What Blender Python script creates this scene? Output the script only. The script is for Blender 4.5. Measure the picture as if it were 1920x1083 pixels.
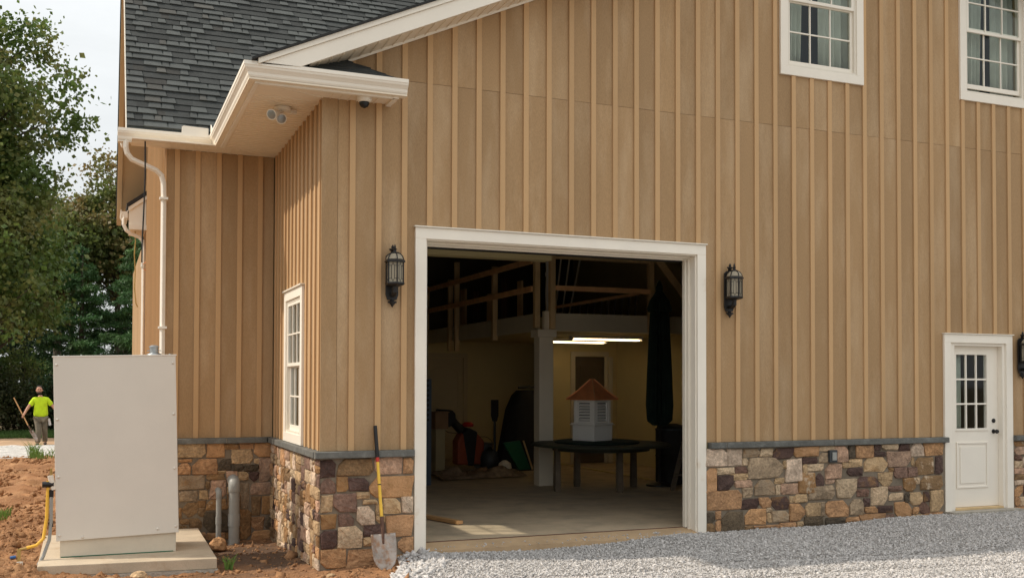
import bpy, bmesh, math, random
import numpy as np
from mathutils import Vector, Matrix
R = math.radians
rnd = random.Random(7)
NP = np.random.RandomState(5)
for o in list(bpy.data.objects): bpy.data.objects.remove(o)
SC = bpy.context.scene
COL = SC.collection

# ---------------------------------------------------------------- camera
CP = Vector((-3.3916, -11.2572, 1.87)); yaw, pit, rol = 0.3889, 0.0222, 0.0023
F = Vector((math.sin(yaw)*math.cos(pit), math.cos(yaw)*math.cos(pit), math.sin(pit)))
Rv = Vector((math.cos(yaw), -math.sin(yaw), 0)); Uv = Rv.cross(F)
R2 = Rv*math.cos(rol) + Uv*math.sin(rol); U2 = -Rv*math.sin(rol) + Uv*math.cos(rol)
cam = bpy.data.objects.new('camera', bpy.data.cameras.new('camera')); COL.objects.link(cam)
m = Matrix((R2, U2, -F)).transposed().to_4x4(); m.translation = CP
cam.matrix_world = m
cam.data.sensor_width = 36; cam.data.lens = 36*1898.2/1920; cam.data.shift_y = 134.75/1920
cam.data.clip_start = .1; cam.data.clip_end = 1500
SC.camera = cam
# ---------------------------------------------------------------- light
SUN = Vector((-1.0, .34, 1.08)).normalized()
el = math.asin(SUN.z); az = math.atan2(SUN.x, SUN.y)
W = bpy.data.worlds.new('World'); SC.world = W; W.use_nodes = True
nt = W.node_tree; nt.nodes.clear()
def wn(t, **k):
    n = nt.nodes.new(t)
    for a, b in k.items(): setattr(n, a, b)
    return n
sky = wn('ShaderNodeTexSky', sky_type='NISHITA', sun_disc=False, sun_elevation=el, sun_rotation=az % (2*math.pi), air_density=1.0, dust_density=2.5, ozone_density=1.0)
tc = wn('ShaderNodeTexCoord'); sep = wn('ShaderNodeSeparateXYZ'); nt.links.new(tc.outputs['Generated'], sep.inputs[0])
# thin overcast: brightness rises towards the zenith as over a real overcast sky
g = wn('ShaderNodeMapRange'); g.inputs['From Min'].default_value = 0.0; g.inputs['From Max'].default_value = 1.0
g.inputs['To Min'].default_value = 5.4; g.inputs['To Max'].default_value = 12.5
nt.links.new(sep.outputs['Z'], g.inputs['Value'])
mp = wn('ShaderNodeMapping'); mp.inputs['Scale'].default_value = (1.6, 1.6, 5.0); nt.links.new(tc.outputs['Generated'], mp.inputs[0])
nz = wn('ShaderNodeTexNoise'); nz.inputs['Scale'].default_value = 2.2; nz.inputs['Detail'].default_value = 6; nz.inputs['Roughness'].default_value = .62
nt.links.new(mp.outputs[0], nz.inputs['Vector'])
cr = wn('ShaderNodeMapRange'); cr.inputs['From Min'].default_value = .3; cr.inputs['From Max'].default_value = .72
cr.inputs['To Min'].default_value = .88; cr.inputs['To Max'].default_value = 1.03
nt.links.new(nz.outputs['Fac'], cr.inputs['Value'])
mul = wn('ShaderNodeMath', operation='MULTIPLY'); nt.links.new(g.outputs[0], mul.inputs[0]); nt.links.new(cr.outputs[0], mul.inputs[1])
cc = wn('ShaderNodeVectorMath', operation='SCALE'); cc.inputs[0].default_value = (0.965, 0.985, 0.975); nt.links.new(mul.outputs[0], cc.inputs['Scale'])
mx = wn('ShaderNodeMixRGB'); mx.inputs[0].default_value = .88
nt.links.new(sky.outputs[0], mx.inputs[1]); nt.links.new(cc.outputs[0], mx.inputs[2])
bg = wn('ShaderNodeBackground'); bg.inputs['Strength'].default_value = .10; nt.links.new(mx.outputs[0], bg.inputs[0])
wo = wn('ShaderNodeOutputWorld'); nt.links.new(bg.outputs[0], wo.inputs[0])
sl = bpy.data.lights.new('sun', 'SUN'); sl.energy = 2.5; sl.angle = R(1.1); sl.color = (1, .90, .76)
so = bpy.data.objects.new('sun', sl); COL.objects.link(so); so.rotation_euler = SUN.to_track_quat('Z', 'Y').to_euler(); so.location = (-20, 8, 25)
SC.view_settings.view_transform = 'Standard'; SC.view_settings.look = 'None'
SC.view_settings.exposure = 0.52; SC.view_settings.gamma = 1; SC.view_settings.use_curve_mapping = False
SC.render.engine = 'CYCLES'
SC.cycles.max_bounces = 12; SC.cycles.diffuse_bounces = 8; SC.cycles.transparent_max_bounces = 16

# ---------------------------------------------------------------- materials
def mat(name, col, rough=.6, var=.12, vs=3.0, bump=.0, bs=60.0, metal=0, rnd_amt=0.0, stretch=(1, 1, 1), objcol=False,
        col2=None, thr=(.45, .65), c2s=None, spec=.4, speck=0.0, sps=90, trans=0, bdist=.01, fine=0.0, fs=120):
    M = bpy.data.materials.new(name); M.use_nodes = True; n = M.node_tree; N = n.nodes; L = n.links; N.clear()
    out = N.new('ShaderNodeOutputMaterial'); b = N.new('ShaderNodeBsdfPrincipled'); L.new(b.outputs[0], out.inputs[0])
    tc = N.new('ShaderNodeTexCoord'); oi = N.new('ShaderNodeObjectInfo')
    ad = N.new('ShaderNodeVectorMath'); ad.operation = 'MULTIPLY_ADD'
    cb = N.new('ShaderNodeCombineXYZ')
    for i in range(3): L.new(oi.outputs['Random'], cb.inputs[i])
    L.new(cb.outputs[0], ad.inputs[0]); ad.inputs[1].default_value = (37, 23, 51); L.new(tc.outputs['Object'], ad.inputs[2])
    mpn = N.new('ShaderNodeMapping'); mpn.inputs['Scale'].default_value = stretch; L.new(ad.outputs[0], mpn.inputs[0])
    V = mpn.outputs[0]
    def noise(s, d=4, r=.6):
        t = N.new('ShaderNodeTexNoise'); t.inputs['Scale'].default_value = s; t.inputs['Detail'].default_value = d
        t.inputs['Roughness'].default_value = r; L.new(V, t.inputs['Vector']); return t.outputs['Fac']
    def mr(x, a, c, lo, hi):
        t = N.new('ShaderNodeMapRange'); t.inputs['From Min'].default_value = a; t.inputs['From Max'].default_value = c
        t.inputs['To Min'].default_value = lo; t.inputs['To Max'].default_value = hi; L.new(x, t.inputs['Value']); return t.outputs[0]
    base = None
    if objcol: base = oi.outputs['Color']
    else:
        rg = N.new('ShaderNodeRGB'); rg.outputs[0].default_value = (*col, 1); base = rg.outputs[0]
    if col2 is not None:
        mxn = N.new('ShaderNodeMixRGB'); L.new(mr(noise(c2s or vs*1.7, 6, .65), thr[0], thr[1], 0, 1), mxn.inputs[0])
        L.new(base, mxn.inputs[1]); mxn.inputs[2].default_value = (*col2, 1); base = mxn.outputs[0]
    val = mr(noise(vs, 5), .3, .7, 1-var, 1+var)
    def times(a, c):
        t = N.new('ShaderNodeMath'); t.operation = 'MULTIPLY'; L.new(a, t.inputs[0]); L.new(c, t.inputs[1]); return t.outputs[0]
    if rnd_amt: val = times(val, mr(oi.outputs['Random'], 0, 1, 1-rnd_amt, 1+rnd_amt))
    if fine: val = times(val, mr(noise(fs, 3, .8), .3, .7, 1-fine, 1+fine))
    if speck: val = times(val, mr(noise(sps, 2, .5), .35, .62, 1-speck, 1+speck*.4))
    sc = N.new('ShaderNodeVectorMath'); sc.operation = 'SCALE'; L.new(base, sc.inputs[0]); L.new(val, sc.inputs['Scale'])
    L.new(sc.outputs[0], b.inputs['Base Color'])
    b.inputs['Roughness'].default_value = rough; b.inputs['Metallic'].default_value = metal
    b.inputs['Specular IOR Level'].default_value = spec
    if bump:
        bp = N.new('ShaderNodeBump'); bp.inputs['Strength'].default_value = bump; bp.inputs['Distance'].default_value = bdist
        L.new(noise(bs, 5, .65), bp.inputs['Height']); L.new(bp.outputs[0], b.inputs['Normal'])
    if trans:
        tr = N.new('ShaderNodeBsdfTranslucent'); L.new(sc.outputs[0], tr.inputs[0])
        ms = N.new('ShaderNodeMixShader'); ms.inputs[0].default_value = trans
        L.new(b.outputs[0], ms.inputs[1]); L.new(tr.outputs[0], ms.inputs[2]); L.new(ms.outputs[0], out.inputs[0])
    return M
TAN = (.368, .230, .114); TANB = (.522, .326, .162)
M = {}
M['board'] = mat('board paint', TAN, .75, .10, .9, .25, 150, rnd_amt=.08, stretch=(1, 1, .22), fine=.16, fs=150, bdist=.002, col2=(.455, .312, .18), thr=(.47, .70), c2s=2.4)
M['batten'] = mat('batten paint', TANB, .7, .05, 1.5, .15, 150, rnd_amt=.05, stretch=(1, 1, .2), fine=.06, fs=170, bdist=.002)
M['cream'] = mat('cream trim', (.84, .775, .675), .5, .03, 2, .05, 90, fine=.02, bdist=.002)
M['creamdirty'] = mat('cream trim dusty', (.84, .775, .675), .5, .04, 2, .05, 90, bdist=.002, col2=(.6, .43, .25), thr=(.62, .8), c2s=1.5)
M['white'] = mat('white vinyl', (.76, .70, .60), .4, .03, 3)
M['soffit'] = mat('soffit vinyl', (.80, .70, .56), .55, .04, 3)
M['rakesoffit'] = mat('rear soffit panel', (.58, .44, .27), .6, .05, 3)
M['ledge'] = mat('bluestone ledge', (.125, .124, .112), .8, .2, 6, .5, 40, fine=.12, fs=60, col2=(.2, .2, .185), thr=(.5, .75), rnd_amt=.1)
M['mortar'] = mat('mortar', (.205, .165, .12), .95, .2, 5, .6, 60, fine=.15, fs=90)  # mortar toned darker to hold the shadow line of the joints
M['stone'] = mat('field stone', (1, 1, 1), .9, .30, 6, 1.0, 22, objcol=True, fine=.22, fs=50, speck=.22, sps=26, bdist=.03)
M['stone2'] = mat('veined field stone', (1, 1, 1), .9, .2, 6, .9, 22, objcol=True, col2=(.52, .40, .28), thr=(.55, .66), c2s=9, fine=.15, fs=50, bdist=.025)
M['stone3'] = mat('stained field stone', (1, 1, 1), .9, .2, 5, .9, 30, objcol=True, col2=(.30, .16, .06), thr=(.5, .72), c2s=6, fine=.15, fs=50, bdist=.02)
M['shingle'] = mat('asphalt shingle', (1, 1, 1), .95, .14, 9, .7, 260, objcol=True, fine=.35, fs=180, bdist=.004)
M['shinglebulk'] = mat('asphalt shingle dark', (.05, .058, .056), .95, .3, 9, .7, 260, fine=.35, fs=180, bdist=.004)
M['roofedge'] = mat('roof edge', (.03, .03, .03), .9)
M['metalcab'] = mat('enclosure paint', (.69, .645, .57), .5, .025, 2.2, .12, 300, fine=.03, fs=200, bdist=.001)
M['metalcab2'] = mat('enclosure base paint', (.60, .53, .42), .55, .08, 3, .2, 300, fine=.04, fs=200, bdist=.001)
M['concrete'] = mat('concrete', (.47, .385, .28), .9, .12, 2.5, .5, 40, fine=.10, fs=80, col2=(.38, .27, .17), thr=(.55, .75), bdist=.006)
M['rawcon'] = mat('rough concrete', (.40, .36, .30), .95, .2, 8, 1, 30, fine=.2, fs=60, bdist=.02)
M['floor'] = mat('garage floor', (.50, .39, .265), .6, .14, 1.4, .15, 60, fine=.05, fs=60, col2=(.35, .28, .20), thr=(.45, .7))
M['apron'] = mat('dusty apron', (.45, .31, .18), .9, .15, 3, .4, 50, fine=.1)
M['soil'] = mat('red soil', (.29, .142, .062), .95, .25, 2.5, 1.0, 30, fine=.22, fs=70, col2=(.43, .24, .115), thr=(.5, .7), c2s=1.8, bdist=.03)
M['clod'] = mat('soil clod', (.33, .17, .078), .95, .3, 9, 1.0, 40, fine=.2, fs=80, bdist=.02)
M['wetsoil'] = mat('dirt road', (.42, .27, .16), .95, .2, 1.2, .5, 20, fine=.1, fs=40)
M['land'] = mat('open ground', (.13, .10, .05), .95, .25, .6)
M['gravelbase'] = mat('gravel bed', (.33, .305, .28), .95, .2, 5, 1.0, 45, fine=.4, fs=45, bdist=.02)
M['gravelfar'] = mat('white gravel', (.52, .50, .47), .95, .2, 3, 1.0, 16, fine=.35, fs=16, bdist=.05)
M['copperglint'] = mat('copper hip glint', (.95, .48, .24), .25, .1, 9, metal=.3)  # paler copper on the hips; the ridge glint is put into the colour
M['loftdark'] = mat('loft gloom tone', (.10, .075, .045), .9, .15, 1)  # loft gloom put into the colour so the rails stand out
M['pebble'] = mat('crushed stone', (.475, .45, .43), .85, .45, 23, .2, 90, fine=.3, fs=37)
M['grass'] = mat('grass blade', (.07, .13, .025), .8, .3, 2, trans=.3)
M['weed'] = mat('weed leaf', (.14, .24, .05), .7, .3, 4, trans=.3)
M['black'] = mat('black iron', (.011, .010, .010), .45, .2, 8, .2, 60)
M['pvc'] = mat('grey pvc', (.30, .30, .28), .45, .08, 6, .1, 60, fine=.05)
M['yellow'] = mat('yellow paint', (.80, .50, .06), .45, .1, 10)
M['steelworn'] = mat('worn steel', (.36, .31, .27), .45, .25, 9, .3, 30, metal=.55, col2=(.30, .17, .10), thr=(.44, .62), c2s=12)
M['rust'] = mat('rusty steel', (.11, .055, .035), .7, .3, 20)
M['red'] = mat('red paint', (.45, .03, .02), .45)
M['hivis'] = mat('hi-vis shirt', (.50, .70, .015), .85, .12, 8, .3, 20)
M['skin'] = mat('skin', (.48, .25, .17), .6, .06, 12)
M['hair'] = mat('dark hair', (.025, .015, .01), .8, .2, 30)
M['jeans'] = mat('worn trousers', (.135, .12, .09), .9, .25, 6, .3, 20, col2=(.21, .17, .12), thr=(.5, .65))
M['boot'] = mat('boot leather', (.07, .05, .035), .7)
M['rag'] = mat('rag', (.7, .7, .7), .9)
M['wood'] = mat('shovel wood', (.50, .28, .12), .6, .12, 6)
M['lumber'] = mat('pine lumber', (.62, .44, .23), .7, .15, 5, stretch=(1, 1, .4))
M['lumberred'] = mat('reddish pine lumber', (.82, .47, .23), .7, .15, 5)
M['drywall'] = mat('olive drywall', (.62, .52, .28), .85, .06, 1)
M['intdark'] = mat('interior dark wall', (.34, .27, .15), .9, .15, 1)
M['intdoor'] = mat('interior door paint', (.52, .43, .27), .6, .04, 2)
M['darkdoor'] = mat('dark interior door', (.10, .075, .05), .6)
M['postpaint'] = mat('post paint', (.76, .68, .54), .6, .04, 2)
M['beampaint'] = mat('loft beam paint', (.58, .52, .40), .7, .06, 2)
M['copper'] = mat('copper sheet', (.80, .30, .12), .3, .12, 5, metal=.35)
M['vinylwhite'] = mat('cupola white', (.82, .80, .76), .5, .03, 3)
M['tablegreen'] = mat('dark green table', (.035, .04, .025), .7, .2, 5)
M['tableleg'] = mat('weathered table leg', (.15, .115, .08), .8, .2, 5)
M['canvas'] = mat('dark green canvas', (.013, .028, .02), .9, .3, 4, .6, 12, bdist=.02)
M['charcoal'] = mat('charcoal fabric', (.03, .027, .024), .9, .2, 3, .4, 12)
M['orange'] = mat('orange plastic', (.30, .055, .015), .5)
M['bluepaint'] = mat('blue steel', (.055, .075, .10), .6)
M['green'] = mat('green plastic', (.012, .12, .06), .5)
M['cardboard'] = mat('cardboard', (.24, .14, .07), .85)
M['galv'] = mat('galvanised steel', (.33, .35, .36), .4, .15, 10, metal=.7)
M['darkgrey'] = mat('dark grey plastic', (.04, .045, .05), .5)
M['curtain'] = mat('curtain', (.55, .57, .50), .9, .06, 3, trans=.25)
M['tealreflect'] = mat('teal glass reflection', (.08, .20, .26), .9, .1, 1)  # teal of the pane reflection, put into the room wall colour
M['bark'] = mat('bark', (.09, .07, .05), .95, .3, 8, .8, 15, bdist=.03)
M['domeblack'] = mat('smoked dome', (.012, .012, .014), .12)
M['thin'] = mat('black cable jacket', (.012, .012, .012), .6)
M['hoseyellow'] = mat('yellow gas hose', (.80, .46, .05), .45, .06, 8)
M['blueplastic'] = mat('blue handle', (.03, .12, .32), .5)
M['brass'] = mat('brass', (.45, .30, .10), .4, metal=.7)
M['plastic'] = mat('brown plastic sheet', (.22, .15, .10), .25, .4, 9, .8, 14, bdist=.03)
def leafmat(name, c, c2, t=.4):
    return mat(name, c, .55, .35, 1.3, trans=t, col2=c2, thr=(.45, .62), c2s=.55, fine=.35, fs=6)
M['oak'] = leafmat('oak leaves', (.105, .165, .035), (.20, .195, .06))
M['brownleaf'] = leafmat('turning leaves', (.13, .17, .045), (.23, .16, .06))
M['needle'] = leafmat('pine needles', (.060, .14, .048), (.10, .19, .06), .25)
M['needle2'] = leafmat('dark needles', (.032, .07, .026), (.055, .10, .035), .25)
M['shrub'] = leafmat('shrub leaves', (.05, .065, .02), (.10, .07, .03), .3)
# clear thin glass: mostly transparent, reflecting by Fresnel
def glassmat(name, tint=(.9, .95, .93), diff=0.0):
    G = bpy.data.materials.new(name); G.use_nodes = True; n = G.node_tree; n.nodes.clear()
    o = n.nodes.new('ShaderNodeOutputMaterial'); t = n.nodes.new('ShaderNodeBsdfTransparent'); t.inputs[0].default_value = (*tint, 1)
    g = n.nodes.new('ShaderNodeBsdfGlossy'); g.inputs['Roughness'].default_value = .03
    lw = n.nodes.new('ShaderNodeLayerWeight'); lw.inputs[0].default_value = .5
    pw = n.nodes.new('ShaderNodeMath'); pw.operation = 'POWER'; pw.inputs[1].default_value = 5; n.links.new(lw.outputs['Facing'], pw.inputs[0])
    f = n.nodes.new('ShaderNodeMath'); f.operation = 'MULTIPLY_ADD'; f.inputs[1].default_value = .95; f.inputs[2].default_value = .045; n.links.new(pw.outputs[0], f.inputs[0])
    mx = n.nodes.new('ShaderNodeMixShader'); n.links.new(f.outputs[0], mx.inputs[0]); n.links.new(t.outputs[0], mx.inputs[1]); n.links.new(g.outputs[0], mx.inputs[2])
    last = mx
    if diff:
        d = n.nodes.new('ShaderNodeBsdfDiffuse'); d.inputs[0].default_value = (.42, .37, .28, 1)
        m2 = n.nodes.new('ShaderNodeMixShader'); m2.inputs[0].default_value = diff; n.links.new(mx.outputs[0], m2.inputs[1]); n.links.new(d.outputs[0], m2.inputs[2]); last = m2
    n.links.new(last.outputs[0], o.inputs[0]); return G
M['glass'] = glassmat('window glass')
M['lampglass'] = glassmat('seeded lamp glass', (.9, .85, .75), .72)
M['plasticclear'] = glassmat('clear dusty plastic', (.8, .72, .6), .3)
def emis(name, c, s):
    G = bpy.data.materials.new(name); G.use_nodes = True; b = G.node_tree.nodes['Principled BSDF']
    b.inputs['Base Color'].default_value = (*c, 1); b.inputs['Emission Color'].default_value = (*c, 1); b.inputs['Emission Strength'].default_value = s; return G
M['tube'] = emis('fluorescent tube', (1, .78, .44), 3.4)

# ---------------------------------------------------------------- helpers
def link(name, me, parent=None):
    o = bpy.data.objects.new(name, me); COL.objects.link(o)
    if parent is not None: o.parent = parent
    return o
def empty(name, loc=(0, 0, 0), rz=0, label=None, cat=None, group=None):
    o = link(name, None); o.location = loc; o.rotation_euler = (0, 0, rz); o.empty_display_size = .1
    tag(o, label, cat, group); return o
def tag(o, label=None, cat=None, group=None, kind=None):
    if label: o['label'] = label
    if cat: o['category'] = cat
    if group: o['group'] = group
    if kind: o['kind'] = kind
    return o
class MB:
    def __init__(s): s.v = []; s.f = []; s.T = None
    def add(s, vs, fs):
        n = len(s.v)
        if s.T is not None: vs = [tuple(s.T @ Vector(q)) for q in vs]
        s.v += [tuple(q) for q in vs]; s.f += [tuple(i+n for i in q) for q in fs]; return s
    def box(s, x0, x1, y0, y1, z0, z1):
        return s.add([(x0, y0, z0), (x1, y0, z0), (x1, y1, z0), (x0, y1, z0), (x0, y0, z1), (x1, y0, z1), (x1, y1, z1), (x0, y1, z1)],
                     [(0, 3, 2, 1), (4, 5, 6, 7), (0, 1, 5, 4), (1, 2, 6, 5), (2, 3, 7, 6), (3, 0, 4, 7)])
    def prism(s, poly, a, b, fn):            # poly 2d list; fn(p, t)->3d
        n = len(poly); vs = [fn(q, a) for q in poly] + [fn(q, b) for q in poly]
        return s.add(vs, [tuple(range(n)), tuple(range(2*n-1, n-1, -1))] + [(i, i+n, (i+1) % n+n, (i+1) % n) for i in range(n)])
    def tube(s, pts, r, n=8, cap=True):
        pts = [Vector(q) for q in pts]; rr = r if isinstance(r, (list, tuple)) else [r]*len(pts)
        vs = []; up = None
        for i, q in enumerate(pts):
            d = (pts[min(i+1, len(pts)-1)] - pts[max(i-1, 0)]).normalized()
            if up is None:
                up = Vector((0, 0, 1)) if abs(d.z) < .9 else Vector((1, 0, 0))
            a = d.cross(up).normalized(); up = a.cross(d).normalized()
            for k in range(n):
                t = 2*math.pi*k/n; vs.append(q + (a*math.cos(t) + up*math.sin(t))*rr[i])
        fs = [(i*n+k, i*n+(k+1) % n, (i+1)*n+(k+1) % n, (i+1)*n+k) for i in range(len(pts)-1) for k in range(n)]
        if cap: fs += [tuple(range(n-1, -1, -1)), tuple((len(pts)-1)*n+k for k in range(n))]
        return s.add(vs, fs)
    def lathe(s, prof, c, n=16, cap=True):   # prof: (r,z)
        vs = []
        for r, z in prof:
            for k in range(n):
                t = 2*math.pi*(k+.5)/n; vs.append((c[0]+r*math.cos(t), c[1]+r*math.sin(t), c[2]+z))
        fs = [(i*n+k, i*n+(k+1) % n, (i+1)*n+(k+1) % n, (i+1)*n+k) for i in range(len(prof)-1) for k in range(n)]
        if cap: fs += [tuple(range(n-1, -1, -1)), tuple((len(prof)-1)*n+k for k in range(n))]
        return s.add(vs, fs)
    def beam(s, a, b, w, h):                 # box between two points, w across, h vertical-ish
        a = Vector(a); b = Vector(b); d = (b-a).normalized(); up = Vector((0, 0, 1)) if abs(d.z) < .95 else Vector((0, 1, 0))
        x = d.cross(up).normalized()*w/2; u = x.cross(d).normalized()*h/2
        return s.add([a-x-u, a+x-u, a+x+u, a-x+u, b-x-u, b+x-u, b+x+u, b-x+u],
                     [(0, 3, 2, 1), (4, 5, 6, 7), (0, 1, 5, 4), (1, 2, 6, 5), (2, 3, 7, 6), (3, 0, 4, 7)])
    def mesh(s, name, m=None, smooth=False):
        me = bpy.data.meshes.new(name); me.from_pydata(s.v, [], s.f); me.validate()
        if m: me.materials.append(M[m] if isinstance(m, str) else m)
        bm = bmesh.new(); bm.from_mesh(me); bmesh.ops.recalc_face_normals(bm, faces=bm.faces); bm.to_mesh(me); bm.free()
        if smooth:
            me.polygons.foreach_set('use_smooth', [True]*len(me.polygons)); me.set_sharp_from_angle(angle=R(42))
        return me
    def build(s, name, m, parent=None, smooth=False, bevel=0):
        o = link(name, s.mesh(name, m, smooth), parent)
        if bevel:
            bv = o.modifiers.new('bevel', 'BEVEL'); bv.width = bevel; bv.segments = 2; bv.limit_method = 'ANGLE'
        return o
def boxo(name, m, parent, *a, bevel=0): return MB().box(*a).build(name, m, parent, bevel=bevel)
def npmesh(name, v, f, m, parent=None, smooth=False):       # numpy verts (n,3) + faces (k,3|4)
    me = bpy.data.meshes.new(name); k = f.shape[1]
    me.vertices.add(len(v)); me.vertices.foreach_set('co', np.ascontiguousarray(v, dtype=np.float32).ravel())
    me.loops.add(f.size); me.loops.foreach_set('vertex_index', np.ascontiguousarray(f, dtype=np.int32).ravel())
    me.polygons.add(len(f)); me.polygons.foreach_set('loop_start', np.arange(0, f.size, k, dtype=np.int32))
    if smooth: me.polygons.foreach_set('use_smooth', np.ones(len(f), dtype=bool))
    me.update(calc_edges=True); me.materials.append(M[m]); return link(name, me, parent)
_tab = np.random.RandomState(11).rand(256, 256)
def vnoise(x, y):
    xi = np.floor(x).astype(int); yi = np.floor(y).astype(int); fx = x-xi; fy = y-yi
    fx = fx*fx*(3-2*fx); fy = fy*fy*(3-2*fy); a = _tab[xi & 255, yi & 255]; b = _tab[(xi+1) & 255, yi & 255]
    c = _tab[xi & 255, (yi+1) & 255]; d = _tab[(xi+1) & 255, (yi+1) & 255]
    return (a*(1-fx)+b*fx)*(1-fy) + (c*(1-fx)+d*fx)*fy - .5
def fbm(x, y, o=4):
    r = 0; a = 1.0
    for i in range(o): r = r + a*vnoise(x*2**i+17*i, y*2**i+31*i); a *= .5
    return r

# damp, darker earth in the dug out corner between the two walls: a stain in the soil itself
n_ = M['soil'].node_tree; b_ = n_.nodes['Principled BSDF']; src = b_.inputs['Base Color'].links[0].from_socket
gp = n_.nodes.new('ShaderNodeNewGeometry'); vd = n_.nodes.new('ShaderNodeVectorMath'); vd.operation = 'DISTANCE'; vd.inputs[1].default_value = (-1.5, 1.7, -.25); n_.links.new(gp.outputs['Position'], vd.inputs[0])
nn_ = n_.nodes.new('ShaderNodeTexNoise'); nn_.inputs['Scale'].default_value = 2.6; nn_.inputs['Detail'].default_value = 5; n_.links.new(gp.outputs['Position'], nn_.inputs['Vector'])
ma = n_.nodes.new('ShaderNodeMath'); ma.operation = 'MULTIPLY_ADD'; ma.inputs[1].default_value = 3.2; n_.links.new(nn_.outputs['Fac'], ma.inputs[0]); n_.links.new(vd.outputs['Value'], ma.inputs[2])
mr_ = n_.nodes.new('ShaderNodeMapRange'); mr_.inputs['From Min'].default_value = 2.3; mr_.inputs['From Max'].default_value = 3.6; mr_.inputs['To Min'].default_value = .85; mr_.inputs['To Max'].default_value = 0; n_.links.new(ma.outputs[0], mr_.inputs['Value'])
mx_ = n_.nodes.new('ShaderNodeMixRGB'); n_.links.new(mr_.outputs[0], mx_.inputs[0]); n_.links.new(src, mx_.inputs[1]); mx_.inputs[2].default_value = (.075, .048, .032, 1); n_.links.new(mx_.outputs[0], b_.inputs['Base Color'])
# ================================================================ ground
GP = np.array([(0, 0, -.07), (-.05, -.3, -.10), (4, -.1, -.06), (8, -.1, -.01), (12, 0, .02), (5, -3, -.10), (1, -3, -.14), (9, -4, -.08), (3, -8, -.16),
               (-1.15, -.15, -.19), (-1.2, 1.5, -.24), (-1.3, 2.9, -.30), (-2, 3.1, -.34), (-2, 1.6, -.27), (-1.5, .2, -.24), (-2.2, .4, -.27), (-3, .5, -.27), (-3, -1.5, -.27),
               (-.4, -.35, -.19), (-4.3, 1, -.17), (-4.5, 3, -.14), (-4.2, 6, -.10), (-5.5, 9, -.08), (-5, 14, -.06), (-6, 18, -.10), (-5.5, 22, 0), (-6, 28, -.02), (-6, 34, -.1), (-3, 10, -.1)])
def base(x, y):
    d = (x[..., None]-GP[:, 0])**2 + (y[..., None]-GP[:, 1])**2 + .05
    w = 1/d**1.6
    return (w*GP[:, 2]).sum(-1)/w.sum(-1)
def inside(x, y):        # building footprint (positive inside): ground kept low there
    return ((x > -1.0) & (y > .12)) | ((x > -2.4) & (y > 3.4))
def grav_mask(x, y):     # >0 on the gravel drive
    edge = .13 + .55*np.clip(-y-.1, 0, 5) * -.9 + .25*fbm(x*1.7, y*1.7, 3)
    return x - edge
def grid(name, x0, x1, y0, y1, st, zf, m, kind='structure'):
    xs = np.arange(x0, x1+st/2, st); ys = np.arange(y0, y1+st/2, st); X, Y = np.meshgrid(xs, ys); Z = zf(X, Y)
    v = np.stack([X.ravel(), Y.ravel(), Z.ravel()], 1); nx, ny = len(xs), len(ys)
    i = (np.arange(ny-1)[:, None]*nx + np.arange(nx-1)[None, :]).ravel()
    o = npmesh(name, v, np.stack([i, i+1, i+nx+1, i+nx], 1), m, smooth=True); o['kind'] = kind; return o
def soilz(X, Y):
    b = base(X, Y)
    rough = np.clip(.35 + 1.0*np.clip((-X-2.0)/1.5, 0, 1) + .3*np.clip(-Y*.6, 0, 1), 0, 1.2)
    n = .05*fbm(X*2.1, Y*2.1, 3) + .085*np.abs(fbm(X*6+5, Y*6, 4)) + .045*fbm(X*19, Y*19, 3)
    z = b + rough*n - .015
    pad = (X > -3.9) & (X < -2.15) & (Y > 1.0) & (Y < 3.3); z = np.where(pad, -.40, z)
    g = grav_mask(X, Y); z = z - .10*np.clip(g*3, 0, 1)
    return np.where(inside(X, Y), b-.5, z)
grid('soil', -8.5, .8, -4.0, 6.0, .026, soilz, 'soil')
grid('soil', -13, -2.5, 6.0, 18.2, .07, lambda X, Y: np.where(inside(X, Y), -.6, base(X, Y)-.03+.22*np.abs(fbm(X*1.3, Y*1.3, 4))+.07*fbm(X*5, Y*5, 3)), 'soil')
def gravz(X, Y):
    b = base(X, Y) + .016*fbm(X*1.5, Y*1.5, 3) + .006
    for q in (1.95, 2.75): b = b - .022*np.exp(-((Y+q-.12*(X-4)*-1+.06*np.sin(X*1.3))/.07)**2)
    g = grav_mask(X, Y); z = b - .16*np.clip(-g*2.5, 0, 1)
    return np.where(Y > .1, b-.3, z)
grid('gravel_drive', -1.2, 16, -9, .3, .05, gravz, 'gravelbase')
grid('gravel_track', -16, -2.5, 17.6, 21.6, .12, lambda X, Y: base(X, Y)+.03+.05*fbm(X*3, Y*3, 3), 'gravelfar')
grid('dirt_road', -18, -2.5, 21.2, 27.2, .2, lambda X, Y: base(X, Y)+.01+.05*fbm(X*1.2, Y*1.2, 3), 'wetsoil')
grid('grass_verge', -24, 10, 26.6, 60, .5, lambda X, Y: base(X, Y)+.03+.1*fbm(X*.3, Y*.3, 3), 'land')
MB().add([(-600, -600, -.75), (600, -600, -.75), (600, 900, -.75), (-600, 900, -.75)], [(0, 1, 2, 3)]).build('ground', 'land')['kind'] = 'structure'
# outer drive so that the ground carries on outside the frame
grid('gravel_yard', -12, 30, -40, -9.05, 1.0, lambda X, Y: -.16+0*X, 'gravelbase')

def base1(x, y): return float(base(np.array([x]), np.array([y]))[0])
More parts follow.
